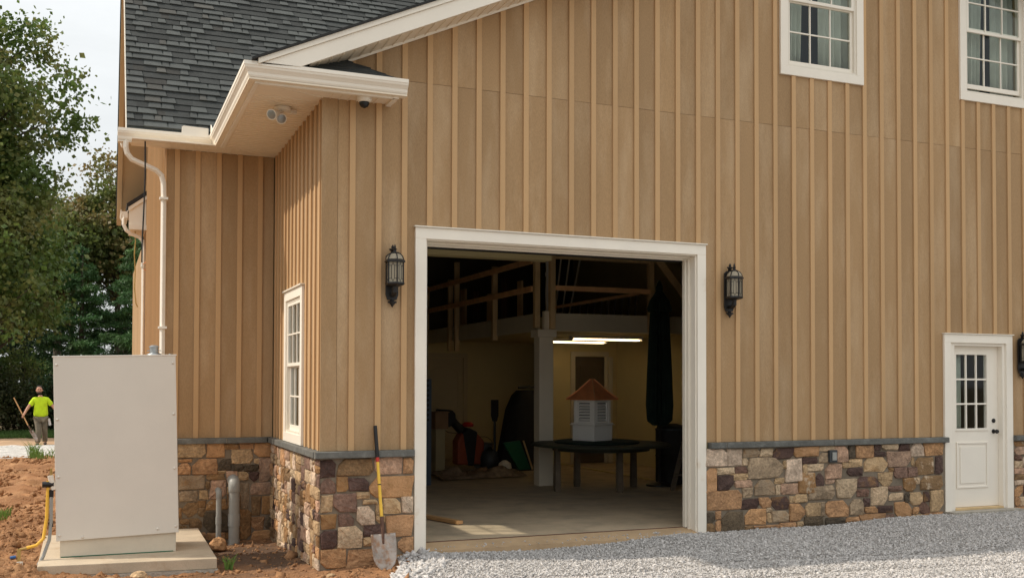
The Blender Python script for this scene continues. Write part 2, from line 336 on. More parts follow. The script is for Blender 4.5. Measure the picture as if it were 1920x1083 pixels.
# crushed stones on the drive, real geometry
def pebbles(name, xy, size, m, label, cat, zoff=0, seed=1, flat=.75):
    r = np.random.RandomState(seed); n = len(xy)
    oc = np.array([(1, 0, 0), (-1, 0, 0), (0, 1, 0), (0, -1, 0), (0, 0, 1), (0, 0, -1)], float)
    f0 = np.array([(0, 2, 4), (2, 1, 4), (1, 3, 4), (3, 0, 4), (2, 0, 5), (1, 2, 5), (3, 1, 5), (0, 3, 5)])
    v = oc[None]*(1+.45*r.randn(n, 6, 1)*.6) + .25*r.randn(n, 6, 3)
    s = size*(np.exp((.6 if 'soil' in name else .38)*r.randn(n)))[:, None]; v = v*s[:, None]*np.array([1, 1, flat])
    a = r.rand(n)*6.283; c, sn = np.cos(a)[:, None], np.sin(a)[:, None]
    tl = r.randn(n)[:, None]*.5
    x, y, z = v[..., 0], v[..., 1], v[..., 2]
    y, z = y*np.cos(tl)-z*np.sin(tl), y*np.sin(tl)+z*np.cos(tl)
    X = x*c-y*sn + xy[:, :1]; Y = x*sn+y*c + xy[:, 1:2]; Z = z + (xy[:, 2:3]+zoff)
    V = np.stack([X, Y, Z], -1).reshape(-1, 3); Fc = (f0[None]+6*np.arange(n)[:, None, None]).reshape(-1, 3)
    o = npmesh(name, V, Fc, m); return tag(o, label, cat, kind='stuff')
xy = np.stack([NP.uniform(-1.0, 12.5, 170000), -np.abs(NP.uniform(0, 1, 170000))**1.0*4.2 - .0], 1)
mask = (grav_mask(xy[:, 0], xy[:, 1]) > -.05) & ((xy[:, 1] < -.06))
xy = xy[mask]; xyz = np.c_[xy, gravz(xy[:, 0], xy[:, 1])]
pebbles('crushed_stone', xyz, .0092, 'pebble', 'loose grey crushed stone covering the drive in front of the barn', 'gravel', .006, 3)
xy = np.stack([NP.uniform(-.55, .25, 700), NP.uniform(-1.2, -.05, 700)], 1); k = np.abs(grav_mask(xy[:, 0], xy[:, 1])) < .3
xy = xy[k]; pebbles('edge_stones', np.c_[xy, np.maximum(soilz(xy[:, 0], xy[:, 1]), gravz(xy[:, 0], xy[:, 1]))], .026, 'pebble', 'larger loose stones at the edge of the gravel beside the leaning shovel', 'gravel', .012, 4)
xy = np.stack([NP.uniform(-8, -.3, 15000), NP.uniform(-2.5, 6, 15000)], 1)
k = (grav_mask(xy[:, 0], xy[:, 1]) < 0) & ~inside(xy[:, 0], xy[:, 1]) & ~((xy[:, 0] > -4.0) & (xy[:, 0] < -2.05) & (xy[:, 1] > .8) & (xy[:, 1] < 3.4))
k &= (NP.rand(15000) < np.where(xy[:, 0] < -3.9, 1, .35)); xy = xy[k]
pebbles('soil_clods', np.c_[xy, soilz(xy[:, 0], xy[:, 1])], .016, 'clod', 'crumbly red brown soil clods scattered over the bare earth', 'soil', .004, 6)
xy = np.stack([NP.uniform(-13, -3, 5000), NP.uniform(6, 18, 5000)], 1)
pebbles('soil_lumps', np.c_[xy, base(xy[:, 0], xy[:, 1])+.03], .024, 'clod', 'soil lumps on the farther mound before the white gravel track', 'soil', 0, 8)

xy = np.stack([NP.uniform(.2, 3.7, 120), -NP.uniform(0, 1, 120)**2*.17+.03], 1)
pebbles('stray_stones', np.c_[xy, -.052+(xy[:, 1]+.12)*.14], .009, 'pebble', 'stray crushed stones kicked onto the dusty concrete apron of the garage', 'gravel', .004, 14)

# ================================================================ the barn
barn = empty('barn', (0, 0, 0), 0, 'tan board and batten barn with fieldstone base, dark shingle roof and open garage door', 'building')
MX = -1.07; BY = 3.31; BX = -2.53; SOF = 5.07
def WP(u, n, z): return (u, -n, z)
def SP(u, n, z): return (MX-n, u, z)
def BP(u, n, z): return (u, BY-n, z)
def LP(u, n, z): return (BX-n, u, z)
def zrake(x): return 5.26 + .456*(min(x, 7.0)+1.37) - .456*max(0, x-7.0)
PW = .3048
GO = (.131, 3.812, -.3, 3.55)              # garage opening
DO = (8.12, 9.22, -.3, 2.485)             # man door opening
W1 = (5.26, 6.43, 6.19, 8.0); W2 = (8.46, 9.63, 6.19, 8.0); W3 = None
SW = (1.19, 2.21, 1.20, 2.95)
def cut(ua, ub, z0, z1a, z1b, holes):
    """z intervals of strip ua..ub, minus holes; returns list of (z0a,z0b,z1a,z1b)"""
    hs = sorted([(h[2], h[3]) for h in holes if h[0] < (ua+ub)/2 < h[1]])
    out = []; z = z0; top = min(z1a, z1b)
    for a, b in hs:
        if b <= z: continue
        if a >= top: break
        if a > z: out.append((z, a, a))
        z = max(z, b)
    if z < top: out.append((z, z1a, z1b))
    return out
def splits(u0, u1, holes, extra=()):
    s = {round(u0, 4), round(u1, 4)}
    for h in holes:
        for q in h[:2]:
            if u0 < q < u1: s.add(round(q, 4))
    for q in extra:
        if u0 < q < u1: s.add(round(q, 4))
    return sorted(s)
def sheet(fn, u0, u1, z0, zt, holes, n0, n1, extra=()):
    mb = MB(); s = splits(u0, u1, holes, extra)
    for a, b in zip(s, s[1:]):
        for (q, ta, tb) in cut(a, b, z0, zt(a), zt(b), holes):
            mb.prism([(a, q), (b, q), (b, tb), (a, ta)], n0, n1, lambda p, t: fn(p[0], t, p[1]))
    return mb
def islands(mb, fn):
    """prisms of a strip joined where they touch, one MB per separate run"""
    pr = [mb.v[i:i+8] for i in range(0, len(mb.v), 8)]; grp = []
    def touch(a, b):
        for k in range(3):
            if min(q[k] for q in a) > max(q[k] for q in b)+1e-4 or min(q[k] for q in b) > max(q[k] for q in a)+1e-4: return False
        return True
    for p in pr:
        hit = [g for g in grp if any(touch(p, q) for q in g)]; new = [p]
        for g in hit: new += g; grp.remove(g)
        grp.append(new)
    out = []
    for g in grp:
        o = MB()
        for p in g: o.add(p, [(0, 1, 2, 3), (7, 6, 5, 4)]+[(i, i+4, (i+1) % 4+4, (i+1) % 4) for i in range(4)])
        out.append(o)
    return out
def siding(fn, parent, u0, u1, z0, zt, holes, bats, seam=None, extra=()):
    edges = [u0] + [b for b in bats if u0 < b < u1] + [u1]
    for a, b in zip(edges, edges[1:]):
        if b-a < .02: continue
        spans = [(z0, zt)] if seam is None else [(z0, lambda u: min(seam-.002, zt(u))), (seam+.002, zt)]
        for (q0, f) in spans:
            mb = sheet(fn, a+.0005, b-.0005, q0, f, holes, -.012, rnd.uniform(-.0012, .0012), extra)
            for piece in islands(mb, fn): piece.build('siding_board', 'board', parent)
    for b in bats:
        h2 = [(h[0]-.0, h[1]+.0, h[2], h[3]) for h in holes]
        w = .033; s = [b-w, b+w]
        ok = sheet(fn, b-w, b+w, z0, zt, [h for h in h2 if h[0]-w < b < h[1]+w and (h[0] < b < h[1] or True)] if False else [(h[0]-w, h[1]+w, h[2], h[3]) for h in h2 if h[0]-.0 < b < h[1]+.0], .0015, .021)
        for piece in islands(ok, fn): piece.build('batten', 'batten', parent)
LZ = 1.03; LT = 1.106
# ---- front wall
trimholes = [(0.01, 3.927, -1, 3.665), (8.01, 9.33, -1, 2.595), (5.145, 6.542, 6.08, 8.13), (8.36, 9.74, 6.08, 8.13)]
front = sheet(WP, MX+.012, 15, -.5, lambda u: zrake(u)+.1, [GO, DO, W1, W2], -.22, -.013, (7.0,)).build('front_wall', 'intdark', barn)
bats = [-.7404+k*PW for k in range(0, 52)]
siding(WP, front, MX+.165, 14.9, LT+.004, lambda u: zrake(u)-.002, trimholes, bats, 5.368, (7.0,))
# corner board at the left edge
sheet(WP, MX-.02, MX+.160, LT+.004, lambda u: SOF, [], -.01, .010).build('corner_board', 'board', front)
# ---- side wall (sunlit return) and recessed wall, left end wall
side = sheet(SP, .012, BY-.012, -.6, lambda u: SOF+.1, [SW], -.22, -.013).build('side_wall', 'intdark', barn)
sbats = [.13+.2540*k for k in range(0, 13)]
strim = [(1.08, 2.32, 1.0, 3.055)]
siding(SP, side, .0, BY-.003, LT+.004, lambda u: SOF-.002, strim, sbats)
rec = sheet(BP, BX+.012, MX-.013, -.6, lambda u: SOF+.1, [], -.22, -.013).build('recessed_wall', 'intdark', barn)
siding(BP, rec, BX, MX-.022, LT+.004, lambda u: SOF-.002, [], [-2.40, -2.13, -1.845, -1.56, -1.28], None)
def ztend(u): return 5.0+1.2*(min(u, 13.7-u)-3.02)
lend = sheet(LP, BY+.012, 10.4, -.6, lambda u: ztend(u)+.05, [], -.22, -.013, (6.85,)).build('end_wall', 'intdark', barn)
siding(LP, lend, BY-.0, 10.4, -.2, ztend, [], [BY+.04+.3048*k for k in range(0, 24)], None, (6.85,))
# ---- interior shell behind the walls
MB().prism([(-2.3, -.5), (15, -.5), (15, 5.45), (7, 9.1), (-1, 5.4), (-2.3, 5.4)], 12.75, 12.95, lambda p, t: (p[0], t, p[1])).build('rear_shell', 'intdark', barn)
boxo('right_shell', 'intdark', barn, 15.0, 15.2, -.05, 12.9, -.5, 5.4)
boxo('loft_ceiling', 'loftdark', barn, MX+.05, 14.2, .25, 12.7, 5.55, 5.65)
MB().prism([(4.4, 5.66), (14.3, 5.66), (7, 9.0), (4.4, 7.83)], 2.2, 2.3, lambda p, t: (p[0], t, p[1])).build('upstairs_wall', 'tealreflect', barn); boxo('upstairs_wall', 'tealreflect', barn, 4.35, 4.399, .24, 2.2, 5.66, 7.9)
MB().prism([(4.4, 7.78), (7, 8.95), (14.4, 5.7), (14.4, 5.75), (7, 9.0), (4.4, 7.83)], .235, 2.199, lambda p, t: (p[0], t, p[1])).build('upstairs_ceiling', 'tealreflect', barn)

# ---- stone base
PAL = {'w': [(.61, .46, .34), (.57, .43, .31)], 'c': [(.57, .41, .26), (.53, .39, .25)], 't': [(.50, .34, .19), (.46, .31, .17)], 'o': [(.48, .265, .125), (.45, .25, .125)],
       'p': [(.48, .30, .20), (.43, .28, .19)], 'm': [(.085, .048, .038), (.105, .062, .05)], 'r': [(.18, .10, .07), (.21, .125, .09)], 'b': [(.30, .165, .07), (.24, .145, .07)],
       'g': [(.345, .25, .16), (.31, .225, .145)], 'k': [(.125, .09, .055), (.10, .075, .05)]}
def stone_mesh(x0, z0, x1, z1, fn, seed, out=.055, dark=1.0):
    r = random.Random(seed); cx, cz = (x0+x1)/2, (z0+z1)/2; hx, hz = (x1-x0)/2+.006, (z1-z0)/2+.006
    e = r.uniform(9, 22); rings = []; n = 12
    sk = r.uniform(-.10, .10); tp = r.uniform(-.09, .09); ch = r.choice([None, None, 0, 1, 2, 3]); chs = r.uniform(.66, .86)
    base_ = []; asp = min(1.0, hz/hx), min(1.0, hx/hz)
    for k, (sx, sz) in enumerate(((1, 1), (-1, 1), (-1, -1), (1, -1))):
        cut_ = r.uniform(.45, .85) if ch == k else (r.uniform(.5, .9) if r.random() < .18 else .10)
        cut_ = min(cut_, .9); ax, az = cut_*asp[0], cut_*asp[1]; jx, jz = r.uniform(-.07, .03)*asp[0], r.uniform(-.07, .03)*asp[1]
        a_ = (sx*(1+jx), sz*(1-az)); b_ = (sx*(1-ax), sz*(1+jz))
        nx_ = ((0, 1), (-1, 0), (0, -1), (1, 0))[k]
        seq = [a_, b_] if k % 2 == 0 else [b_, a_]
        mid_ = (r.uniform(-.25, .25) if nx_[0] == 0 else nx_[0]*(1+r.uniform(-.05, .03)), r.uniform(-.25, .25) if nx_[1] == 0 else nx_[1]*(1+r.uniform(-.05, .03)))
        base_ += seq+[mid_]
    base_ = [(px*(1+tp*pz)+sk*pz*asp[0]*.5, pz+sk*px*.3*asp[1]) for px, pz in base_]
    o1 = out*r.uniform(.85, 1.25)
    for sc, nn in ((1.0, .022), (.985, o1*.82), (.90, o1)):
        rings.append([(cx+px*hx*(sc if sc > .95 else 1-(.011/hx)*1.3), nn+(r.uniform(-.010, .007) if nn > .03 else 0), cz+pz*hz*(sc if sc > .95 else 1-(.011/hz)*1.3)) for px, pz in base_])
    vs = [fn(a, b, c) for rg in rings for a, b, c in rg]; vs.append(fn(cx+r.uniform(-.3, .3)*hx, o1+r.uniform(.002, .012), cz+r.uniform(-.3, .3)*hz))
    fs = [(i*n+k, i*n+(k+1) % n, (i+1)*n+(k+1) % n, (i+1)*n+k) for i in (0, 1) for k in range(n)] + [(2*n+k, 2*n+(k+1) % n, 3*n) for k in range(n)]
    return MB().add(vs, fs)
def lay(stones, fn, parent, seed):
    r = random.Random(seed)
    for i, (x0, z0, x1, z1, c) in enumerate(stones):
        m_ = r.choice(['stone', 'stone', 'stone', 'stone3']) if c in 'otgb' else 'stone'
        if c in 'bm' and r.random() < .35: m_ = 'stone2' if c == 'b' else 'stone3'
        mb = stone_mesh(x0, z0, x1, z1, fn, seed*1000+i, .046)
        me = mb.mesh('stone', m_)
        bm = bmesh.new(); bm.from_mesh(me)
        for f in bm.faces: f.smooth = False
        bm.to_mesh(me); bm.free()
        o = link('stone', me, parent); q = r.choice(PAL[c]); j = r.uniform(.86, 1.14); o.color = (q[0]*j, q[1]*j, q[2]*j, 1)
def parse(s): return [(float(a[0]), float(a[1]), float(a[2]), float(a[3]), a[4]) for a in (t.split() for t in s.split(';'))]
def mosaic(u0, u1, z0, z1, seed, amax=.045, wts='ttoocpwgbbmrk'):
    r = random.Random(seed); out = []
    def rec_(a, b, c, d):
        w, h = b-a, d-c
        if w*h < r.uniform(.012, amax) and w < .45 and h < .26 or (w < .13 and h < .13):
            if w > .04 and h > .035: out.append((a+.007, c+.007, b-.007, d-.007, r.choice(wts)))
            return
        if w > h*r.uniform(1.0, 1.9): q = a+w*r.uniform(.35, .65); rec_(a, q, c, d); rec_(q, b, c, d)
        else: q = c+h*r.uniform(.35, .65); rec_(a, b, c, q); rec_(a, b, q, d)
    rec_(u0, u1, z0, z1); return out
ST_R="""3.94 0.80 4.25 1.02 w;4.26 0.80 4.49 1.01 w;4.51 0.91 4.77 1.01 g;4.77 0.91 4.97 1.01 c;4.98 0.87 5.31 1.01 m;5.32 0.89 5.73 1.02 o;5.74 0.96 6.06 1.02 c;4.50 0.80 4.59 0.89 c;4.59 0.62 5.14 0.89 g;5.15 0.74 5.19 0.84 t;5.19 0.56 5.45 0.86 w;5.44 0.79 5.71 0.87 m;5.75 0.80 5.91 0.93 g;5.54 0.69 5.82 0.78 c;5.47 0.63 5.54 0.78 t;3.95 0.47 4.09 0.77 o;4.10 0.69 4.37 0.77 c;4.38 0.70 4.57 0.78 r;4.11 0.48 4.35 0.67 m;4.30 0.61 4.58 0.69 t;4.37 0.51 4.65 0.60 p;4.69 0.39 5.00 0.60 g;5.01 0.54 5.16 0.61 t;5.03 0.39 5.09 0.52 c;5.11 0.39 5.39 0.53 p;5.40 0.39 5.68 0.67 b;5.69 0.48 5.82 0.65 m;5.85 0.58 6.12 0.77 p;3.94 0.23 4.49 0.48 o;4.50 0.38 4.66 0.50 g;4.47 0.22 4.75 0.35 m;4.76 0.23 4.95 0.36 o;4.96 0.19 5.24 0.36 m;5.25 0.28 5.33 0.36 t;5.34 0.28 5.53 0.38 t;5.57 0.30 6.00 0.48 g;3.95 0.07 4.07 0.20 k;4.08 0.11 4.16 0.21 o;4.16 -0.06 4.51 0.20 k;4.53 0.01 4.87 0.22 o;4.87 0.17 4.96 0.22 c;4.89 0.03 4.95 0.15 t;4.96 0.03 5.24 0.17 g;5.25 0.03 5.50 0.26 o;5.52 0.08 5.76 0.26 t;5.77 0.07 5.84 0.26 g;3.94 -0.06 4.06 0.06 b;4.08 -0.05 4.15 0.09 o;4.53 -0.06 4.66 0.00 b;4.68 -0.06 5.08 -0.01 o;5.09 -0.05 5.35 0.01 o;5.37 -0.05 5.48 0.01 t;5.49 -0.05 5.81 0.07 k;6.00 0.80 6.23 1.02 p;6.24 0.84 6.35 1.02 k;6.37 0.85 6.67 1.02 o;6.68 0.94 6.81 1.02 m;6.67 0.86 6.90 0.92 m;6.83 0.95 7.12 1.03 c;7.14 0.93 7.33 1.03 m;7.35 0.85 7.60 1.03 w;7.61 0.85 7.96 1.03 o;6.93 0.70 7.35 0.92 p;6.25 0.73 6.48 0.83 t;6.51 0.65 6.93 0.85 t;7.37 0.71 7.42 0.83 t;7.44 0.58 7.78 0.82 b;7.81 0.58 7.95 0.83 m;6.14 0.72 6.24 0.79 t;6.22 0.60 6.49 0.71 m;6.40 0.44 6.75 0.58 m;6.77 0.44 7.02 0.63 t;7.05 0.55 7.28 0.69 r;6.96 0.64 7.04 0.69 b;7.30 0.56 7.47 0.69 r;7.44 0.45 7.52 0.54 c;7.22 0.35 7.43 0.54 b;7.53 0.36 7.94 0.56 b;5.85 0.51 6.00 0.56 p;6.03 0.30 6.38 0.56 c;6.39 0.31 6.60 0.41 r;6.51 0.17 6.61 0.28 m;6.64 0.18 6.93 0.43 c;6.94 0.36 7.19 0.43 r;6.96 0.24 7.21 0.33 c;7.24 0.19 7.32 0.32 k;7.33 0.15 7.57 0.33 t;7.59 0.19 7.69 0.33 m;7.71 0.04 7.95 0.35 t;5.85 0.05 6.24 0.27 o;6.26 0.06 6.50 0.27 g;6.52 0.08 6.74 0.16 o;6.75 0.07 7.02 0.16 m;7.06 -0.04 7.35 0.20 o;7.38 0.03 7.49 0.12 o;7.50 0.02 7.69 0.18 r;6.20 -0.03 6.42 0.03 o;6.44 -0.05 6.88 0.06 o;6.89 -0.03 7.04 0.04 r;7.38 -0.03 7.55 0.01 t;7.58 -0.03 7.95 0.03 o;5.85 -0.04 6.17 0.04 k"""
ST_L="""-1.09 0.82 -0.92 1.01 m;-0.89 0.83 -0.49 1.02 b;-0.47 0.84 -0.15 1.02 p;-0.13 0.84 -0.02 1.01 o;-1.08 0.64 -0.92 0.81 r;-0.90 0.66 -0.78 0.82 b;-0.77 0.66 -0.54 0.80 m;-0.53 0.57 -0.02 0.81 o;-0.68 0.57 -0.53 0.64 t;-1.08 0.44 -0.95 0.62 t;-0.94 0.43 -0.68 0.63 r;-0.60 0.51 -0.44 0.55 t;-0.45 0.39 -0.37 0.50 t;-0.36 0.39 -0.17 0.56 t;-0.15 0.39 -0.02 0.57 w;-1.08 0.25 -0.91 0.41 b;-0.88 0.27 -0.71 0.41 r;-0.67 0.28 -0.47 0.48 w;-0.45 0.29 -0.35 0.37 t;-0.33 0.12 -0.02 0.36 o;-1.08 0.03 -0.90 0.23 m;-0.89 0.03 -0.61 0.27 c;-0.59 0.15 -0.35 0.27 m;-0.59 0.04 -0.45 0.13 t;-0.43 0.03 -0.23 0.12 w;-0.19 -0.08 -0.01 0.11 o;-1.08 -0.19 -0.80 0.02 o;-0.78 -0.22 -0.33 0.00 o;-0.31 -0.18 -0.01 -0.09 b"""
ST_B="""-2.36 0.85 -2.00 1.04 t;-1.98 0.84 -1.75 1.04 o;-1.74 0.95 -1.55 1.02 b;-1.54 0.95 -1.35 1.03 o;-1.65 0.75 -1.36 0.94 t;-1.34 0.83 -1.09 1.03 o;-2.35 0.79 -2.18 0.82 o;-2.36 0.62 -2.19 0.77 o;-2.17 0.61 -1.84 0.82 o;-1.82 0.66 -1.65 0.81 k;-1.64 0.65 -1.48 0.74 k;-1.34 0.74 -1.28 0.81 t;-1.47 0.64 -1.28 0.72 k;-1.27 0.49 -1.09 0.81 p;-1.85 0.62 -1.73 0.65 t;-2.35 0.41 -2.01 0.60 g;-1.98 0.53 -1.74 0.61 b;-1.71 0.44 -1.57 0.64 p;-1.55 0.52 -1.42 0.63 t;-1.40 0.50 -1.28 0.62 m;-1.99 0.41 -1.94 0.51 b;-1.93 0.27 -1.72 0.52 p;-1.39 0.31 -1.08 0.47 p;-2.34 0.25 -2.10 0.39 g;-2.07 0.27 -1.96 0.39 t;-1.70 0.33 -1.57 0.42 t;-2.30 0.03 -2.10 0.23 b;-2.09 0.16 -1.99 0.25 b;-1.98 0.12 -1.71 0.26 b;-2.09 0.03 -1.99 0.15 b;-1.61 0.03 -1.53 0.31 b;-1.37 0.02 -1.25 0.28 b;-1.23 0.03 -1.08 0.28 b;-2.34 0.03 -2.31 0.16 b;-2.33 -0.06 -2.21 0.01 b;-2.20 -0.17 -2.04 0.01 b;-2.02 -0.19 -1.69 0.09 k;-1.61 -0.17 -1.53 0.01 b;-1.37 -0.18 -1.20 -0.01 o;-1.18 -0.17 -1.08 -0.01 k;-2.05 -0.28 -1.96 -0.19 o;-1.96 -0.29 -1.73 -0.20 o;-1.73 -0.29 -1.67 -0.21 b;-1.61 -0.30 -1.52 -0.20 b;-1.37 -0.32 -1.08 -0.20 o;-1.70 0.13 -1.63 0.31 b;-1.68 -0.17 -1.62 0.10 b;-1.66 -0.30 -1.62 -0.18 b;-1.53 0.12 -1.41 0.48 g;-1.53 -0.31 -1.38 0.11 b;-2.33 -0.26 -2.21 -0.08 b;-2.20 -0.27 -2.06 -0.19 b"""
sbr = MB().box(3.94, 8.0, -.025, -.001, -.5, LZ).build('stone_base', 'mortar', barn)
lay(parse(ST_R), WP, sbr, 1)
sbl = MB().box(MX-.02, -.0, -.025, -.001, -.5, LZ).build('stone_base', 'mortar', barn)
lay(parse(ST_L), WP, sbl, 2)
sbb = MB().box(BX, MX-.03, BY-.028, BY-.004, -.6, LZ).build('stone_base', 'mortar', barn)
lay(parse(ST_B), BP, sbb, 3)
sbs = MB().box(MX-.028, MX-.004, -.026, BY-.03, -.6, LZ).build('stone_base', 'mortar', barn)
lay(mosaic(-.04, BY-.06, -.36, LZ-.01, 21, .085, 'ttocpwwgbbrm'), SP, sbs, 4)
sbx = MB().box(9.34, 15, -.025, -.001, -.5, LZ).build('stone_base', 'mortar', barn)
lay(mosaic(9.36, 14.9, -.05, LZ-.01, 5, .06), WP, sbx, 5)
# bluestone ledge slabs
def ledge(fn, u0, u1, cuts, **k):
    c = [u0]+cuts+[u1]
    for a, b in zip(c, c[1:]):
        mb = MB(); mb.prism([(.0, LZ+.004), (.088, LZ+.002), (.092, LZ+.01), (.090, LT-.006), (.084, LT), (.0, LT+.002)], a+.005, b-.005, lambda p, t: fn(t, p[0], p[1]))
        mb.build('ledge_stone', 'ledge', barn)
    for a in cuts: MB().prism([(.0, LZ+.01), (.082, LZ+.01), (.082, LT-.008), (.0, LT-.008)], a-.004, a+.004, lambda p, t: fn(t, p[0], p[1])).build('ledge_joint', 'concrete', barn)
ledge(WP, 3.975, 8.03, [4.22, 5.95]); ledge(WP, MX-.09, -.01, []); ledge(WP, 9.345, 15, [11.2, 13])
ledge(BP, BX-.05, MX-.1, [-1.72]); ledge(SP, .004, BY-.002, [1.6]); 
# ---- garage door surround
gf = MB()
yo = .034
def ring(mb, fn, L, Rr, B, T, w, n0, n1, bottom=False, wt=None):
    wt = wt or w
    mb.prism([(L, B), (L+w, B), (L+w, T-wt), (L, T-wt)], n0, n1, lambda p, t: fn(p[0], t, p[1]))
    mb.prism([(Rr-w, B), (Rr, B), (Rr, T-wt), (Rr-w, T-wt)], n0, n1, lambda p, t: fn(p[0], t, p[1]))
    mb.prism([(L, T-wt), (Rr, T-wt), (Rr, T), (L, T)], n0, n1, lambda p, t: fn(p[0], t, p[1]))
    if bottom: mb.prism([(L, B), (L, B-wt), (Rr, B-wt), (Rr, B)], n0, n1, lambda p, t: fn(p[0], t, p[1]))
gfo = MB(); ring(gfo, WP, 0, 3.937, -.10, 3.675, .130, -.012, .036)
GF = gfo.build('garage_door_frame', 'creamdirty', barn, bevel=.004)
boxo('drip_cap', 'white', GF, -.015, 3.95, -.055, -.0, 3.677, 3.692)
# jambs and head stop, stepping back into the opening
j = MB(); j.box(.132, .15, -.002, .24, -.08, 3.549); j.box(3.79, 3.811, -.002, .24, -.08, 3.549); j.box(.15, 3.79, -.002, .24, 3.53, 3.549); j.build('jamb', 'cream', GF, bevel=.003)
s_ = MB(); s_.box(.15, 3.79, .10, .15, 3.505, 3.529); s_.box(.15, 3.79, .152, .20, 3.485, 3.529); s_.build('door_stop', 'white', GF, bevel=.003)
s_ = MB(); s_.box(3.735, 3.789, .16, .22, -.0, 3.484); s_.box(3.762, 3.789, .12, .151, -.02, 3.504); s_.box(.151, .165, .12, .151, -.05, 3.504); s_.build('weather_strip', 'white', GF)
boxo('track_header', 'black', GF, .13, 3.81, .245, .30, 3.475, 3.52)
boxo('floor_joint', 'rust', GF, .152, 3.789, .206, .219, -.1, .004)
# floor and apron
fl = boxo('garage_floor', 'floor', None, MX+.03, 14.9, .22, 12.74, -.12, 0); fl['kind'] = 'structure'
ap = MB(); ap.prism([(.22, -.004), (-.12, -.052), (-.12, -.3), (.22, -.3)], .152, 3.789, lambda p, t: (t, p[0], p[1])); ap = ap.build('apron', 'apron', None); ap['kind'] = 'structure'
# ---- windows
def window(fn, L, Rr, B, T, open_=0, flip=False, cs=.12, casebot=True, sill=False, rail=None):
    """double hung 3x2 over 3x2; L..T = casing outer rectangle"""
    w = MB(); ring(w, fn, L, Rr, B+(.12 if casebot else 0), T, cs, -.012, .032)
    if casebot: w.prism([(L, B), (Rr, B), (Rr, B+.12), (L, B+.12)], -.012, .034, lambda p, t: fn(p[0], t, p[1]))
    win = w.build('window', 'cream', barn, bevel=.003)
    l, r_, b, t_ = L+cs, Rr-cs, B+(.12 if casebot else .06), T-cs
    fr = MB(); ring(fr, fn, l, r_, b+.03, t_, .03, -.10, .012, False); fr.prism([(l, b), (r_, b), (r_, b+.03), (l, b+.03)], -.10, .018, lambda p, t: fn(p[0], t, p[1]))
    fr.build('frame', 'white', win)
    l += .031; r_ -= .031; b += .031; t_ -= .031; mid = rail or (b+t_)/2
    for (z0, z1, nn, bot) in ((b+open_, mid+.025+open_, -.055, .065), (mid-.0, t_, -.022, .042)):
        s = MB(); st = .042; n0, n1 = nn, nn+.03
        s.prism([(l, z0), (l+st, z0), (l+st, z1), (l, z1)], n0, n1, lambda p, t: fn(p[0], t, p[1]))
        s.prism([(r_-st, z0), (r_, z0), (r_, z1), (r_-st, z1)], n0, n1, lambda p, t: fn(p[0], t, p[1]))
        s.prism([(l+st, z0), (r_-st, z0), (r_-st, z0+bot), (l+st, z0+bot)], n0, n1, lambda p, t: fn(p[0], t, p[1]))
        s.prism([(l+st, z1-.042), (r_-st, z1-.042), (r_-st, z1), (l+st, z1)], n0, n1, lambda p, t: fn(p[0], t, p[1]))
        sa = s.build('sash', 'cream', win)
        gl, gr, gb, gt = l+st, r_-st, z0+bot, z1-.042
        for k in (1, 2):
            x = gl+(gr-gl)*k/3; mm = MB(); mm.prism([(x-.009, gb), (x+.009, gb), (x+.009, gt), (x-.009, gt)], n0+.004, n1-.003, lambda p, t: fn(p[0], t, p[1])); mm.build('muntin', 'cream', win)
        z = (gb+gt)/2
        for k in range(3):
            xa = gl+(gr-gl)*k/3+.01*(k > 0); xb = gl+(gr-gl)*(k+1)/3-.01*(k < 2); mm = MB(); mm.prism([(xa, z-.009), (xb, z-.009), (xb, z+.009), (xa, z+.009)], n0+.004, n1-.003, lambda p, t: fn(p[0], t, p[1])); mm.build('muntin', 'cream', win)
        for a in range(3):
            for c in range(2):
                x0 = gl+(gr-gl)*a/3+.009*(a > 0); x1 = gl+(gr-gl)*(a+1)/3-.009*(a < 2); zz0 = gb if c == 0 else z+.009; zz1 = z-.009 if c == 0 else gt
                g_ = MB(); q = nn+.014
                g_.add([fn(x0, q, zz0), fn(x1, q, zz0), fn(x1, q, zz1), fn(x0, q, zz1)], [(0, 1, 2, 3)]); g_.build('pane', 'glass', win)
    return win
window(WP, 5.135, 6.552, 6.07, 8.14); window(WP, 8.35, 9.75, 6.07, 8.14, .05)
window(SP, 1.07, 2.33, 1.112, 3.06)
boxo('window_cap', 'white', barn, MX-.055, MX-.0, 1.05, 2.35, 3.062, 3.08)
# ---- man door
dfb = MB(); ring(dfb, WP, 8.0, 9.34, .02, 2.605, .125, -.012, .036)
DF = dfb.build('door_frame', 'cream', barn, bevel=.004)
boxo('drip_cap', 'white', DF, 7.985, 9.355, -.055, 0, 2.607, 2.62)
j = MB(); j.box(8.126, 8.22, -.002, .16, .03, 2.605-.126); j.box(9.165, 9.214, -.002, .16, .03, 2.479); j.box(8.22, 9.165, -.002, .16, 2.44, 2.479); j.build('jamb', 'cream', DF)
boxo('threshold', 'lumber', DF, 8.22, 9.165, -.01, .16, .03, .06)
boxo('door_step', 'rawcon', barn, 7.98, 9.36, -.20, -.03, -.12, .032)
door = MB(); y0, y1 = .085, .13
gl, gr, gb, gt = 8.33, 8.93, 1.22, 2.31; L_, R_, B_, T_ = 8.222, 9.163, .065, 2.438
door.box(L_, gl, y0, y1, B_, T_); door.box(gr, R_, y0, y1, B_, T_); door.box(gl, gr, y0, y1, B_, gb); door.box(gl, gr, y0, y1, gt, T_)
D = door.build('entry_door', 'cream', barn)
mo = MB()
